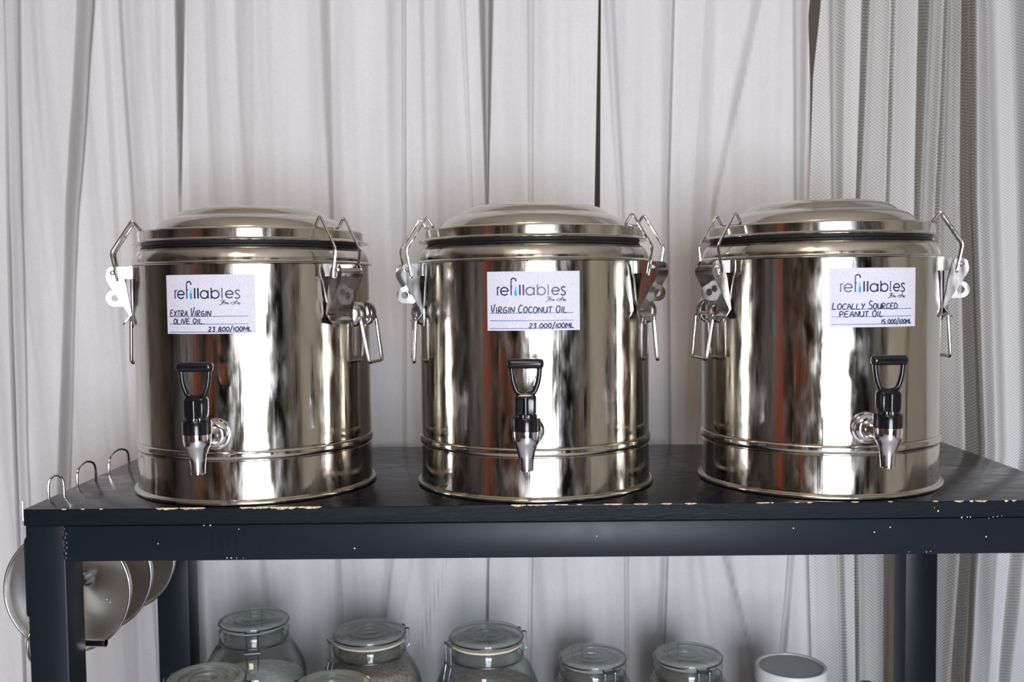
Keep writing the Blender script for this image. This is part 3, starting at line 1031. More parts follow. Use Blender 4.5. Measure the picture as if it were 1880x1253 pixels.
def add_handle(urn, az, swing=0.0):
    rot = (0, 0, math.radians(az) - PI / 2)
    if not HANDLE:
        hb = MB()
        ny, nz = 41, 15
        v, f = [], []
        for lay in (0, 1):
            for i in range(nz):
                z = 0.2345 + 0.036 * i / (nz - 1)
                for k in range(ny):
                    t = -0.042 + 0.084 * k / (ny - 1)
                    zr = (z - 0.2525) / 0.018
                    bulge = 0.0
                    for c in (-0.024, 0.024):
                        q = max(0.0, 1 - ((t - c) / 0.0135) ** 2)
                        bulge = max(bulge, 0.0115 * q ** 0.6 * max(0.0, 1 - zr * zr) ** 0.6)
                    r_ = math.sqrt(R * R - t * t) + 0.0016 + bulge if lay == 0 else math.sqrt(R * R - t * t) - 0.001
                    tt = t * (1.0 - 0.12 * max(0.0, abs(zr) - 0.4))
                    v.append((r_, tt, z))
        o = ny * nz
        for L in (0, o):
            for i in range(nz - 1):
                for k in range(ny - 1):
                    a = L + i * ny + k
                    f.append((a, a + 1, a + ny + 1, a + ny))
        for i in range(nz - 1):
            for k in (0, ny - 1):
                a = i * ny + k
                f.append((a, a + ny, a + ny + o, a + o))
        for k in range(ny - 1):
            for i in (0, nz - 1):
                a = i * ny + k
                f.append((a, a + 1, a + 1 + o, a + o))
        hb.add(v, f)
        o = hb.build('handle', M_PLATE, angle=50)
        HANDLE['handle'] = o.data
        bpy.data.objects.remove(o)
        ring = rounded([(0.0, -0.0345, 0.0), (0.0, 0.0345, 0.0), (0.0, 0.0300, -0.0660), (0.0, -0.0300, -0.0660)], 0.006, 6, closed=True)
        o = MB().tube(ring, 0.0027, 12, closed=True).build('handle_ring', M_WIRE)
        HANDLE['ring'] = o.data
        bpy.data.objects.remove(o)
    p = link('handle', HANDLE['handle'], urn, None, rot)
    r_ = link('handle_ring', HANDLE['ring'], p, (R + 0.0070, 0, 0.2480), (0, -swing, 0))
    return p


# --- tap in its own frame: +x radial
TAP = {}
SX = R + 0.065


def add_tap(urn, az):
    rot = (0, 0, math.radians(az) - PI / 2)
    if not TAP:
        zc = 0.0975
        Mx = Matrix.Translation((R - 0.002, 0, zc)) @ Matrix.Rotation(PI / 2, 4, 'Y')
        sh = MB().lathe([(0.0001, 0), (0.0125, 0.0), (0.0125, 0.022), (0.0110, 0.026), (0.0095, 0.032), (0.0095, 0.0665), (0.0001, 0.0665)], 40, Mx)
        fl = MB().lathe([(0.0126, 0.0005), (0.0205, 0.0015), (0.0212, 0.0035), (0.0205, 0.0052), (0.0186, 0.0060), (0.0190, 0.0078), (0.0188, 0.0095), (0.0172, 0.0118), (0.0140, 0.0138), (0.0126, 0.0142)], 56, Mx)
        Mz = Matrix.Translation((SX, 0, 0))
        spt = MB().lathe([(0.0068, 0.066)] + smooth_prof([(0.0070, 0.0560), (0.0088, 0.0560), (0.0088, 0.0575), (0.0096, 0.068), (0.0106, 0.0765), (0.0134, 0.0857), (0.0163, 0.0925), (0.0174, 0.1000), (0.0176, 0.1072)], 5), 56, Mz)
        cp = MB().lathe([(0.0177, 0.1070), (0.0183, 0.1074), (0.0183, 0.1225), (0.0176, 0.1238), (0.0135, 0.1240), (0.0135, 0.1262)], 56, Mz)
        # fluted ring above the cap
        v, f = [], []
        seg = 72
        prof = [(0.0120, 0.1238), (0.0140, 0.1240), (0.0142, 0.1258), (0.0139, 0.1282), (0.0120, 0.1290)]
        for i, (r_, z) in enumerate(prof):
            for k in range(seg):
                a = 2 * PI * k / seg
                rr = r_ * (1 - (0.05 if (k // 2) % 2 and 0 < i < 4 else 0))
                v.append((SX + rr * math.cos(a), rr * math.sin(a), z))
        for i in range(len(prof) - 1):
            for k in range(seg):
                k2 = (k + 1) % seg
                f.append((i * seg + k, i * seg + k2, (i + 1) * seg + k2, (i + 1) * seg + k))
        cp.add(v, f)
        # squared collar with a ribbed front
        co = MB()
        def rr_box(h, q):
            return rounded([(SX - h, -q, 0), (SX + h, -q, 0), (SX + h, q, 0), (SX - h, q, 0)], 0.004, 4, closed=True)
        v, f = [], []
        lv = [(0.0098, 0.0122, 0.1284), (0.0102, 0.0131, 0.1310), (0.0105, 0.0134, 0.1400), (0.0104, 0.0133, 0.1500), (0.0090, 0.0120, 0.1530), (0.006, 0.0085, 0.1540)]
        for h, q, z in lv:
            ring_ = rr_box(h, q)
            v += [(p.x, p.y, z) for p in ring_]
        n = len(rr_box(1, 1))
        for i in range(len(lv) - 1):
            for k in range(n):
                k2 = (k + 1) % n
                f.append((i * n + k, i * n + k2, (i + 1) * n + k2, (i + 1) * n + k))
        f.append(tuple(range((len(lv) - 1) * n, len(lv) * n)))
        co.add(v, f)
        co.tube([(SX + 0.0085, 0, 0.1288), (SX + 0.0088, 0, 0.1500)], 0.0042, 14)
        # D-shaped pull
        hd = MB()
        barz = 0.1922
        hd.tube([(SX + 0.002, -0.0232, barz), (SX + 0.002, -0.0226, barz), (SX + 0.002, -0.0205, barz), (SX + 0.002, -0.0170, barz), (SX + 0.002, 0.0170, barz), (SX + 0.002, 0.0205, barz), (SX + 0.002, 0.0226, barz), (SX + 0.002, 0.0232, barz)],
                [0.0024, 0.0046, 0.0062, 0.0064, 0.0064, 0.0062, 0.0046, 0.0024], 18)
        arm = smooth_prof([(-0.0178, 0.1905), (-0.0176, 0.1830), (-0.0163, 0.1720), (-0.0134, 0.1620), (-0.0095, 0.1555), (0.0, 0.1530), (0.0095, 0.1555), (0.0134, 0.1620), (0.0163, 0.1720), (0.0176, 0.1830), (0.0178, 0.1905)], 4)
        hd.tube([(SX + 0.001, a, z) for a, z in arm], 0.0034, 12)
        for k, mb_, m in (('tap', sh, M_CHROME), ('tap_flange', fl, M_CHROME), ('spout', spt, M_CHROME), ('spout_cap', cp, M_BLACKP), ('tap_collar', co, M_BLACKP), ('tap_handle', hd, M_BLACKP)):
            o = mb_.build(k, m, angle=40)
            TAP[k] = o.data
            bpy.data.objects.remove(o)
    p = link('tap', TAP['tap'], urn, None, rot)
    for k in ('tap_flange', 'spout', 'spout_cap', 'tap_collar', 'tap_handle'):
        c = link(k, TAP[k], p)
        if k in ('spout_cap', 'tap_collar', 'tap_handle'):
            c['label'] = 'black plastic ' + k.replace('_', ' ')
    return p


# --- the card label with its print and handwriting
CW, CH = 1597.0, 1020.0          # drawing units of a card
CARD_ARC, CARD_TOP, CARD_H = 42.3, 0.3095, 0.0785

GL = {  # single-stroke capitals on a unit square, y up
    'A': [[(0, 0), (.5, 1), (1, 0)], [(.2, .4), (.82, .36)]],
    'C': [[(.95, .85), (.6, 1), (.2, .8), (.02, .4), (.2, .08), (.55, 0), (.95, .14)]],
    'D': [[(.05, 0), (.05, 1), (.6, .85), (1, .45), (.6, .08), (.05, 0)]],
    'E': [[(.9, 1), (.08, .95), (.04, .02), (.95, 0)], [(.06, .5), (.75, .54)]],
    'G': [[(.85, .95), (.3, .9), (.02, .45), (.25, .05), (.8, .05), (.85, .45), (.45, .45)]],
    'I': [[(.5, 1), (.48, 0)]],
    'L': [[(.1, 1), (.05, 0), (.95, .06)]],
    'M': [[(.02, 0), (.12, 1), (.5, .3), (.88, 1), (.98, 0)]],
    'N': [[(.04, 0), (.08, .95), (.85, .04), (.95, 1)]],
    'O': [[(.5, 1), (.12, .8), (.02, .4), (.3, .02), (.7, .02), (.98, .45), (.85, .85), (.5, 1), (.35, .95)]],
    'P': [[(.1, 0), (.1, 1), (.7, .95), (.85, .7), (.6, .5), (.1, .45)]],
    'R': [[(.08, 0), (.1, 1), (.7, .97), (.82, .72), (.55, .52), (.12, .45), (.95, 0)]],
    'S': [[(.92, .9), (.5, 1), (.1, .8), (.25, .55), (.75, .42), (.9, .2), (.5, 0), (.05, .08)]],
    'T': [[(0, .95), (1, 1)], [(.5, .97), (.46, 0)]],
    'U': [[(.05, 1), (.05, .3), (.3, 0), (.7, .05), (.92, .4), (.95, 1)], [(.95, 1), (.97, 0)]],
    'V': [[(0, 1), (.42, 0), (.95, 1.15)]],
    'X': [[(0, 1), (1, 0)], [(.95, 1), (.05, 0)]],
    'Y': [[(0, 1), (.45, .5)], [(.95, 1), (.3, -.05)]],
    '0': [[(.5, 1), (.1, .75), (.05, .3), (.4, 0), (.8, .15), (.95, .6), (.7, .95), (.5, 1)]],
    '1': [[(.5, 1), (.46, 0)]],
    '2': [[(.1, .8), (.4, 1), (.8, .85), (.7, .5), (.05, .02), (.95, 0)]],
    '3': [[(.1, .95), (.8, .95), (.4, .58), (.85, .35), (.6, .02), (.05, .05)]],
    '5': [[(.9, 1), (.2, .95), (.15, .55), (.7, .55), (.85, .25), (.5, 0), (.05, .08)]],
    '8': [[(.5, .52), (.15, .75), (.5, 1), (.85, .75), (.5, .52), (.08, .22), (.5, 0), (.92, .22), (.5, .52)]],
    '.': [[(.35, .02), (.5, .06), (.5, 0)]],
    '/': [[(1, 1.35), (0, -.3)]],
    ' ': [],
}
GW = {'I': .35, '1': .35, '.': .35, ' ': .42, 'M': 1.15, '/': .6, 'L': .8}


def write(text, x0, x1, base, h, slant=0.05, caps=None):
    """strokes for handwriting fitted between x0 and x1 (card units, y down)"""
    ws = [GW.get(c, 0.85) for c in text]
    gap = 0.22
    tot = sum(ws) + gap * (len(text) - 1)
    k = (x1 - x0) / tot
    x = x0
    out = []
    for i, (c, w_) in enumerate(zip(text, ws)):
        big = 1.0
        if caps and i in caps:
            big = caps[i]
        dy = random.uniform(-3, 3)
        for st in GL[c]:
            pts = []
            for (a, b_) in st:
                X = x + (a * w_) * k + slant * b_ * h * big + random.uniform(-3, 3)
                pts.append((X, base + dy - b_ * h * big + random.uniform(-3, 3)))
            out.append(pts)
        x += (w_ + gap) * k
    return out


def circle(cx, cy, r, a0=0, a1=360, n=28):
    return [(cx + r * math.cos(math.radians(a)), cy - r * math.sin(math.radians(a))) for a in np.linspace(a0, a1, n)]


def logo():
    """the printed word with its bottle letter; returns (navy strokes, cyan polygons, script strokes)"""
    ox, oy = -125, -88
    s = []
    def ln(w_, *p):
        s.append((w_, [(a + ox, b_ + oy) for a, b_ in p]))
    ln(22, (311, 352), (311, 500))
    ln(20, *[(311, 395), (318, 368), (335, 356), (354, 356)])
    def e_(cx, cy, r, w_=24):
        s.append((w_, [(a + ox, b_ + oy) for a, b_ in [(cx - r, cy)] + [(cx + r, cy)]]))
        s.append((w_, [(a + ox, b_ + oy) for a, b_ in circle(cx, cy, r, 0, 322)]))
    e_(433, 428, 66)
    ln(22, (549, 500), (549, 250))
    ln(24, *circle(590, 246, 41, 180, 0, 16), (631, 262))
    ln(14, (531, 345), (578, 345))
    ln(30, (697, 318), (697, 498))
    ln(30, (757, 318), (757, 498))
    ln(24, *circle(868, 430, 66))
    ln(24, (936, 362), (936, 500))
    ln(24, (992, 314), (992, 500))
    ln(24, *circle(1058, 430, 66))
    ln(18, (1173, 316), (1173, 500))
    e_(1298, 430, 62)
    ln(24, *smooth_prof([(1466, 378), (1440, 358), (1408, 366), (1398, 392), (1418, 420), (1448, 440), (1464, 468), (1446, 496), (1412, 500), (1388, 480)], 4))
    cy = [[(a + ox, b_ + oy) for a, b_ in [(617, 350), (633, 350), (634, 395), (646, 425), (646, 508), (604, 508), (604, 425), (616, 395)]],
          [(a + ox, b_ + oy) for a, b_ in circle(625, 318, 8)[:-1]]]
    sc = []
    def sl(*p):
        sc.append([(a + ox, b_ + oy) for a, b_ in smooth_prof(list(p), 4)])
    sl((1150, 548), (1180, 522), (1192, 540), (1166, 590), (1140, 612), (1128, 598))
    sl((1222, 520), (1198, 560), (1184, 602))
    sl((1160, 572), (1200, 560), (1222, 566), (1212, 600), (1232, 572), (1248, 576), (1240, 600), (1262, 570), (1262, 600), (1290, 580))
    sl((1240, 540), (1246, 536))
    sl((1330, 600), (1316, 585), (1340, 566), (1376, 566), (1404, 560), (1360, 600), (1336, 600))
    sl((1418, 528), (1398, 566), (1392, 604))
    sl((1418, 528), (1424, 570), (1424, 600))
    sl((1424, 598), (1440, 570), (1440, 602), (1464, 572), (1462, 606), (1450, 612))
    return s, cy, sc


def card_point(u, v, azc, tilt, lift):
    x, y = (u / CW - 0.5), (v / CH - 0.5)
    a = math.radians(azc) + math.radians(CARD_ARC) * x
    z = CARD_TOP - CARD_H * (y + 0.5) + tilt * x * 0.125
    r_ = R + lift
    return (r_ * math.sin(a), -r_ * math.cos(a), z)


def ribbon(mb, pts, w_, P, disc=True):
    """flat stroke of width w_ through pts, in card units"""
    fine = []
    for a, b_ in zip(pts[:-1], pts[1:]):
        d = math.hypot(b_[0] - a[0], b_[1] - a[1])
        n = max(1, int(d / 60))
        fine += [(a[0] + (b_[0] - a[0]) * i / n, a[1] + (b_[1] - a[1]) * i / n) for i in range(n)]
    fine.append(pts[-1])
    L, Rr = [], []
    n = len(fine)
    for i in range(n):
        a, b_ = fine[max(i - 1, 0)], fine[min(i + 1, n - 1)]
        dx, dy = b_[0] - a[0], b_[1] - a[1]
        d = math.hypot(dx, dy) or 1
        nx, ny = -dy / d * w_ / 2, dx / d * w_ / 2
        L.append(P(fine[i][0] + nx, fine[i][1] + ny))
        Rr.append(P(fine[i][0] - nx, fine[i][1] - ny))
    mb.add(L + Rr, [(i, i + 1, n + i + 1, n + i) for i in range(n - 1)])


def add_card(urn, azc, tilt, lines, rule_y, rx):
    th = 0.0005
    c = MB()
    nu, nv = 24, 2
    v, f = [], []
    for lay in (th, 0.00005):
        for j in range(nv + 1):
            for i in range(nu + 1):
                v.append(card_point(CW * i / nu, CH * j / nv, azc, tilt, lay))
    o = (nu + 1) * (nv + 1)
    for L in (0, o):
        for j in range(nv):
            for i in range(nu):
                a = L + j * (nu + 1) + i
                f.append((a, a + 1, a + nu + 2, a + nu + 1))
    for i in range(nu):
        f.append((i, i + 1, i + 1 + o, i + o))
        a = nv * (nu + 1) + i
        f.append((a, a + 1, a + 1 + o, a + o))
    for j in range(nv):
        for i in (0, nu):
            a = j * (nu + 1) + i
            f.append((a, a + nu + 1, a + nu + 1 + o, a + o))
    c.add(v, f)
    card = c.build('label_card', M_CARD, urn, angle=30)
    card['label'] = 'white paper label card with printed shop name and blue handwriting'
    P = lambda u, v_: card_point(u, v_, azc, tilt, th + 0.00012)
    s, cy, sc = logo()
    m1, m2, m3, m4 = MB(), MB(), MB(), MB()
    for w_, p in s:
        ribbon(m1, p, w_, P)
    for p in sc:
        ribbon(m1, p, 11, P)
    for poly in cy:
        m2.add([P(a, b_) for a, b_ in poly], [tuple(range(len(poly)))])
    for y in rule_y:
        ribbon(m3, [(rx[0], y), (rx[1], y)], 11, lambda u, v_: card_point(u, v_, azc, tilt, th + 0.00009))
    for st in lines:
        for p in st:
            pp = smooth_prof(p, 3) if len(p) > 2 else p
            ribbon(m4, pp, 19, lambda u, v_: card_point(u, v_, azc, tilt, th + 0.00016))
    m1.build('logo_print', M_NAVY, card, smooth=False)
    m2.build('bottle_print', M_CYAN, card, smooth=False)
    m3.build('ruled_lines', M_RULE, card, smooth=False)
    m4.build('handwriting', M_INK, card, smooth=False)
    return card


URN_DATA = {}


def make_urn(x, label, taz, latches, handles, card):
    u = thing('drink_urn', label, 'urn', (x, 1.463, T), 0, 'steel urns on the black table')
    for k, mb_, m, ang in (('body', body_mb, M_BODY, 25), ('base_rim', base_mb, M_LID, 40), ('shoulder', should_mb, M_LID, 30), ('gasket', gask_mb, M_GASKET, 40), ('lid', lid_mb, M_LID, 24)):
        if k not in URN_DATA:
            o = mb_.build(k, m, u, angle=ang)
            URN_DATA[k] = o.data
        else:
            o = link(k, URN_DATA[k], u)
        if k == 'gasket':
            o['label'] = 'black rubber gasket under the lid'
        if k == 'body':
            o.rotation_euler = (0, 0, math.radians(taz * 4))
    # three small rivets on the lid groove
    for az in latches:
        add_latch(u, az)
    for az, sw in handles:
        add_handle(u, az, sw)
    add_tap(u, taz)
    add_card(u, *card)
    return u


random.seed(21)
ruled = [717, 849, 982]
l1 = [write('EXTRA VIRGIN', 70, 845, 715, 95, 0.12, {0: 1.1, 6: 1.5}),
      write('OLIVE OIL.', 140, 740, 845, 85, 0.1),
      write('23.800/100ML', 800, 1520, 975, 72, 0.1)]
l2 = [write('VIRGIN COCONUT OIL', 66, 1370, 712, 100, 0.08, {0: 1.3, 7: 1.35, 15: 1.15}),
      write('23.000/100ML', 720, 1485, 975, 78, 0.08)]
l3 = [write('LOCALLY SOURCED', 55, 1190, 706, 92, 0.1, {0: 1.25, 8: 1.5}),
      write('PEANUT OIL', 165, 910, 838, 92, 0.08, {7: 1.15}),
      write('15.000/100ML', 880, 1500, 968, 76, 0.05)]
make_urn(-0.3916, 'steel drink urn labelled extra virgin olive oil, leftmost on the table', -3.5, (-73, 55), ((-96, 0.06), (80, 0.16)),
         (-5.75, 0.0, l1, [718, 853, 990], (50, 1480)))
make_urn(0.0259, 'steel drink urn labelled virgin coconut oil, in the middle', -3.7, (-73, 62), ((-82, 0.05), (83, 0.08)),
         (-1.1, 0.0, l2, ruled, (40, 1480)))
make_urn(0.4496, 'steel drink urn labelled locally sourced peanut oil, rightmost', 4.4, (-66, 68), ((-80, 0.13), (86, 0.09)),
         (9.0, 0.0, l3, [708, 836, 968], (40, 1500)))

# ------------------------------------------------------------------ staples / hooks at the left edge
def staple(a, b_, h, label, tail=None):
    A, B = Vector((a[0], a[1], T - 0.004)), Vector((b_[0], b_[1], T - 0.004))
    c = (A + B) / 2
    up = Vector((0, 0, h + 0.004))
    pth = [A, A + up * 0.55, A + up * 0.86 + (c - A) * 0.25, c + up, B + up * 0.86 + (c - B) * 0.25, B + up * 0.55, B]
    pth = [Vector(p) for p in smooth_prof([tuple(p) for p in pth], 6)] if False else pth
    q = []
    for i in range(len(pth) - 1):
        p0, p1, p2, p3 = pth[max(i - 1, 0)], pth[i], pth[i + 1], pth[min(i + 2, len(pth) - 1)]
        for k in range(6):
            t = k / 6
            q.append(0.5 * ((2 * p1) + (-p0 + p2) * t + (2 * p0 - 5 * p1 + 4 * p2 - p3) * t * t + (-p0 + 3 * p1 - 3 * p2 + p3) * t ** 3))
    q.append(pth[-1])
    o = MB().tube(q, 0.00175, 10).build('wire_hook', M_WIRE)
    return tag(o, label, 'hook', 'wire hooks along the left table edge')


staple((-0.6570, 1.352), (-0.6420, 1.366), 0.0315, 'bent wire hook nearest the front left corner of the table')
staple((-0.6520, 1.431), (-0.6460, 1.480), 0.0335, 'bent wire hook, second back along the left table edge')
staple((-0.6440, 1.524), (-0.6400, 1.592), 0.0350, 'bent wire hook beside the left urn, farthest back on the edge')
ch = MB().tube(rounded([(-0.6655, 1.296, T + 0.0085), (-0.6650, 1.296, T + 0.004), (-0.6655, 1.296, T - 0.016), (-0.6620, 1.296, T - 0.0215), (-0.6585, 1.297, T - 0.0215)], 0.006), 0.0014, 8).build('wire_hook', M_WIRE)
tag(ch, 'small upright wire hook on the outer front left corner of the table', 'hook', 'wire hooks along the left table edge')


# ------------------------------------------------------------------ funnels
def funnel_parts(root, r, depth, spout_len, rs, hang=True):
    """mouth at local y=0 facing -y, spout towards +y"""
    M_ = Matrix.Rotation(-PI / 2, 4, 'X')      # local z -> +y
    th = 0.0012
    cone = MB().lathe([(r - 0.0015, 0.0), (r - 0.003, 0.0012), (r - 0.0035, 0.010), (r - 0.010, 0.016), (rs + 0.0045, depth), (rs, depth + 0.004), (rs, depth + 0.006),
                       (rs + th, depth + 0.006), (rs + th, depth + 0.003), (rs + 0.006, depth - 0.001), (r - 0.009 + th, 0.0165), (r - 0.0025 + th, 0.011), (r - 0.002 + th, 0.0012)], 96, M_)
    cone.build('cone', M_FUNNEL, root, angle=28)
    MB().lathe([(r + 0.0022 * math.cos(a) - 0.001, 0.0005 + 0.0022 * math.sin(a)) for a in np.linspace(0, 2 * PI, 13)], 96, M_).build('rolled_rim', M_WIRE, root)
    MB().lathe([(rs - 0.0002, depth + 0.004), (rs * 0.72, depth + spout_len), (rs * 0.72 + th, depth + spout_len), (rs + th, depth + 0.004)], 40, M_).build('spout', M_CHROME, root)
    # hanging tab with its wire loop, reaching the table rail
    if hang:
        loop = rounded([(-0.006, 0.004, r - 0.004), (-0.006, 0.004, r + 0.0095), (0.006, 0.004, r + 0.0095), (0.006, 0.004, r - 0.004)], 0.006)
        MB().tube(loop, 0.0014, 8).build('hanging_loop', M_WIRE, root)


fx = (-0.652, 1.415)
for i, (x, y, z, r, lab) in enumerate(((-0.6640, 1.412, -0.1500, 0.0930, 'large steel funnel hanging nearest behind the front left leg, mouth forward'),
                                       (-0.660, 1.492, -0.1490, 0.0905, 'large steel funnel hanging second, between the other two large funnels'),
                                       (-0.656, 1.585, -0.1480, 0.0895, 'large steel funnel hanging farthest back, by the back left leg'))):
    fn = thing('funnel', lab, 'funnel', (x, y, T + z), 0, 'steel funnels hanging from the table')
    funnel_parts(fn, r, 0.060, 0.045, 0.0120)
for x, y, z in ((-0.6640, 1.412, -0.0475), (-0.660, 1.492, -0.0490), (-0.656, 1.585, -0.0490)):
    MB().tube(rounded([(x + 0.010, y + 0.004, T - 0.0475), (x + 0.010, y + 0.004, T + z - 0.004), (x - 0.008, y + 0.004, T + z - 0.004), (x - 0.008, y + 0.004, T + z + 0.002)], 0.004), 0.0013, 8).build('rail_hook', M_WIRE, table)
fn = thing('funnel', 'small steel funnel hanging sideways by the front left leg, spout to the right', 'funnel', (-0.689, 1.376, T - 0.2115), -PI / 2 - 0.12, 'steel funnels hanging from the table')
fn.rotation_euler = (0, 0, -PI / 2 - 0.10)
funnel_parts(fn, 0.0310, 0.030, 0.070, 0.0068, hang=False)
MB().tube(rounded([(0.0, 0.003, 0.028), (0.0, 0.003, 0.09), (0.012, 0.02, 0.155), (0.014, 0.0355, 0.1635), (0.014, 0.0355, 0.1585)], 0.01), 0.0013, 8).build('hanging_loop', M_WIRE, fn)


# ------------------------------------------------------------------ jars on the lower shelf
def clip_jar(x, y, ztop, rl, rb, clasp_az, label, content, fill, seal=True, heap=False):
    """ztop: top of the lid relative to the table top; z local = 0 at the shelf"""
    Hh = T + ztop - SHZ
    s = rl / 0.055
    j = thing('clip_jar', label, 'jar', (x, y, SHZ), 0, 'glass jars on the lower shelf')
    zn = Hh - 0.036 * s                                 # underside of the neck ring
    g = 0.0032
    zs = zn - 0.075 * (rb / 0.085)                    # bottom of the shoulder
    outer = [(0.001, 0.0008), (rb - 0.012, 0.0008), (rb - 0.004, 0.004), (rb, 0.014), (rb, zs)] + smooth_prof([(rb, zs), (rb - 0.004, zs + 0.4 * (zn - zs)), (rl + 0.010 * s, zn - 0.014 * s), (rl - 0.002, zn - 0.003)], 5)[1:] \
        + [(rl - 0.001, zn), (rl + 0.0025, zn + 0.003 * s), (rl + 0.003, zn + 0.016 * s), (rl, zn + 0.019 * s)]
    inner = [(rl - 0.007, zn + 0.019 * s), (rl - 0.007, zn - 0.002)] + smooth_prof([(rl - 0.006, zn - 0.004), (rl + 0.007 * s, zn - 0.016 * s), (rb - 0.004 - g, zs + 0.4 * (zn - zs)), (rb - g, zs)], 5)[1:] + [(rb - g, 0.014), (rb - 0.012, 0.008), (0.001, 0.007)]
    MB().lathe(outer + inner, 72).build('glass_body', M_GLASS, j, angle=50)
    if fill > 0:
        zt = 0.0076 + (zn - 0.012 - 0.0076) * fill
        wall = sorted([(z, r_) for r_, z in inner[1:-1] if z > 0.013])
        zz, rr_ = [q[0] for q in wall], [q[1] for q in wall]
        prof = [(0.001, 0.0076), (rb - 0.014, 0.0084)] + [(float(np.interp(z, zz, rr_)) - 0.0006, z) for z in np.linspace(0.015, zt, 14)]
        re_ = prof[-1][0]
        prof += [(re_ * 0.86, zt + 0.004), (re_ * 0.5, zt + 0.010), (re_ * 0.2, zt + 0.013), (0.001, zt + 0.0135)] if heap else [(re_ * 0.9, zt + 0.0015), (0.001, zt + 0.002)]
        MB().lathe(prof, 56).build('contents', content, j, angle=60)
    zl = zn + 0.0195 * s
    if seal:
        MB().lathe([(rl - 0.009, zl), (rl + 0.001, zl), (rl + 0.0012, zl + 0.0028), (rl - 0.009, zl + 0.0028)], 72).build('seal', M_SEAL, j)
    zl += 0.003
    zt = Hh
    MB().lathe([(0.001, zl - 0.004), (rl - 0.009, zl - 0.004), (rl - 0.008, zl), (rl, zl), (rl + 0.0015, zl + 0.003 * s), (rl + 0.0012, zt - 0.003 * s), (rl - 0.002, zt - 0.0004), (rl - 0.006, zt),
                (rl - 0.010, zt - 0.003 * s), (rl - 0.014, zt - 0.0042 * s), (rl * 0.62, zt - 0.0042 * s), (rl * 0.58, zt - 0.0028 * s), (rl * 0.54, zt - 0.0042 * s), (rl * 0.36, zt - 0.0042 * s), (rl * 0.33, zt - 0.0030 * s), (rl * 0.30, zt - 0.0042 * s), (0.001, zt - 0.0040 * s)], 72).build('lid', M_LIDGLASS, j, angle=50)
    # wire clasp: ring about the neck, hinge at the back, lever at the front
    wz = zn - 0.001
    ring_ = [((rl + 0.0022) * math.cos(a), (rl + 0.0022) * math.sin(a), wz) for a in np.linspace(0, 2 * PI, 48, endpoint=False)]
    c = MB().tube(ring_, 0.0013, 8, closed=True)
    hw_ = 0.0095 * s
    Rz = Matrix.Rotation(math.radians(clasp_az) - PI / 2, 4, 'Z')
    r0 = rl + 0.004
    lid_ring = [Rz @ Vector(((rl + 0.003) * math.cos(a), (rl + 0.003) * math.sin(a), zl + 0.006 * s)) for a in np.linspace(0.18, 2 * PI - 0.18, 44)]
    c.tube(lid_ring, 0.0012, 8)
    lever = rounded([(r0 - 0.002, -hw_, zl + 0.006 * s), (r0 + 0.006, -hw_, zl + 0.004), (r0 + 0.005, -hw_, wz - 0.004), (r0 + 0.012, -hw_ * 0.9, wz - 0.034 * s),
                     (r0 + 0.012, hw_ * 0.9, wz - 0.034 * s), (r0 + 0.005, hw_, wz - 0.004), (r0 + 0.006, hw_, zl + 0.004), (r0 - 0.002, hw_, zl + 0.006 * s)], 0.004)
    c.tube([Rz @ p for p in lever], 0.0013, 8)
    for zz in (zl + 0.004, wz - 0.004):
        c.tube([Rz @ Vector((r0 + 0.006, -hw_ - 0.003, zz)), Rz @ Vector((r0 + 0.006, hw_ + 0.003, zz))], 0.0021, 8)
    hinge = rounded([(-r0, -hw_, wz), (-r0 - 0.006, -hw_, wz + 0.004), (-r0 - 0.005, -hw_, zl + 0.008 * s), (-r0 + 0.002, -hw_, zl + 0.008 * s)], 0.003)
    for sg in (-1, 1):
        c.tube([Rz @ Vector((p.x, sg * abs(p.y), p.z)) for p in hinge], 0.0013, 8)
    cl = c.build('wire_clasp', M_DARKWIRE, j)
    return j


clip_jar(-0.4462, 1.615, -0.259, 0.0545, 0.0850, 12, 'clip-top glass jar of white powder by the back left leg', M_POWDER, 0.70, False, True)
clip_jar(-0.2504, 1.600, -0.277, 0.0575, 0.0880, -62, 'clip-top glass jar with cream seal and tan contents under the left urn', M_GRAIN, 0.93)
clip_jar(-0.0554, 1.600, -0.283, 0.0590, 0.0880, -64, 'clip-top glass jar with cream seal under the middle urn', M_NUT, 0.74)
clip_jar(0.1212, 1.600, -0.322, 0.0530, 0.0680, 22, 'shorter clip-top glass jar with front clasp, right of the middle urn', M_NUT, 0.96, False)
clip_jar(0.2799, 1.600, -0.321, 0.0540, 0.0680, 14, 'shorter clip-top glass jar with front clasp below the left side of the right urn', M_NUT, 0.98, False)
clip_jar(-0.4630, 1.412, -0.278, 0.0545, 0.0700, 78, 'clip-top glass jar standing in front beside the back left leg', M_POWDER, 0.5, False)
clip_jar(-0.2775, 1.412, -0.291, 0.0545, 0.0700, 78, 'clip-top glass jar in front, only its lid rim showing below the left urn', M_GRAIN, 0.5, False)

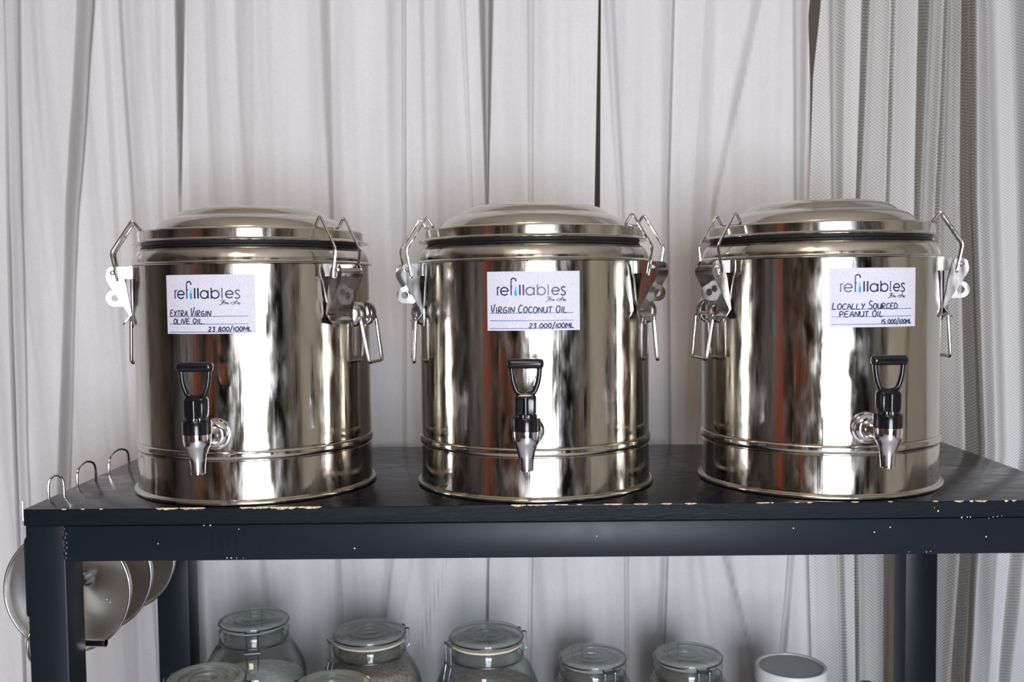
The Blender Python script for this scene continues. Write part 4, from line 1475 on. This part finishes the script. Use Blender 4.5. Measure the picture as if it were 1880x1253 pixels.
# jar with a screw cap, and a small bottle
sj = thing('screw_jar', 'glass jar with white screw cap and grey disc under the right urn', 'jar', (0.4456, 1.58, SHZ), 0, 'glass jars on the lower shelf')
hh = T - 0.336 - SHZ
MB().lathe([(0.001, 0.0008), (0.054, 0.0008), (0.060, 0.006), (0.060, hh - 0.045), (0.054, hh - 0.033), (0.053, hh - 0.004), (0.050, hh - 0.004), (0.050, hh - 0.034), (0.057, hh - 0.047), (0.057, 0.008), (0.001, 0.007)], 72).build('glass_body', M_GLASS, sj, angle=50)
MB().lathe([(0.001, 0.0076), (0.054, 0.009), (0.0564, 0.014), (0.0564, hh - 0.06), (0.001, hh - 0.055)], 56).build('contents', M_POWDER, sj, angle=60)
cap = MB().lathe([(0.0535, hh - 0.026), (0.0575, hh - 0.026), (0.0580, hh - 0.022), (0.0580, hh - 0.003), (0.0565, hh - 0.0005), (0.0545, hh), (0.0525, hh - 0.0008), (0.0520, hh - 0.003), (0.0505, hh - 0.003)], 72).build('screw_cap', M_WHITECAP, sj, angle=40)
tag(MB().lathe([(0.0515, hh - 0.0038), (0.0505, hh - 0.0028), (0.046, hh - 0.0024), (0.0455, hh - 0.003), (0.001, hh - 0.003)], 72).build('cap_disc', M_GREYCAP, sj, angle=40), 'grey metal disc of the cap')
sb = thing('small_bottle', 'small bottle with dark cap, right of the white-capped jar', 'bottle', (0.5783, 1.60, SHZ), 0)
hb_ = T - 0.376 - SHZ
MB().lathe([(0.001, 0.0006), (0.020, 0.0006), (0.022, 0.004), (0.022, hb_ - 0.045), (0.012, hb_ - 0.028), (0.0105, hb_ - 0.018), (0.0085, hb_ - 0.018), (0.010, hb_ - 0.03), (0.020, hb_ - 0.046), (0.020, 0.005), (0.001, 0.004)], 40).build('glass_body', M_GLASS, sb, angle=50)
MB().lathe([(0.0112, hb_ - 0.022), (0.0125, hb_ - 0.021), (0.0125, hb_ - 0.002), (0.0115, hb_), (0.001, hb_)], 40).build('cap', M_DARKCAP, sb, angle=40)
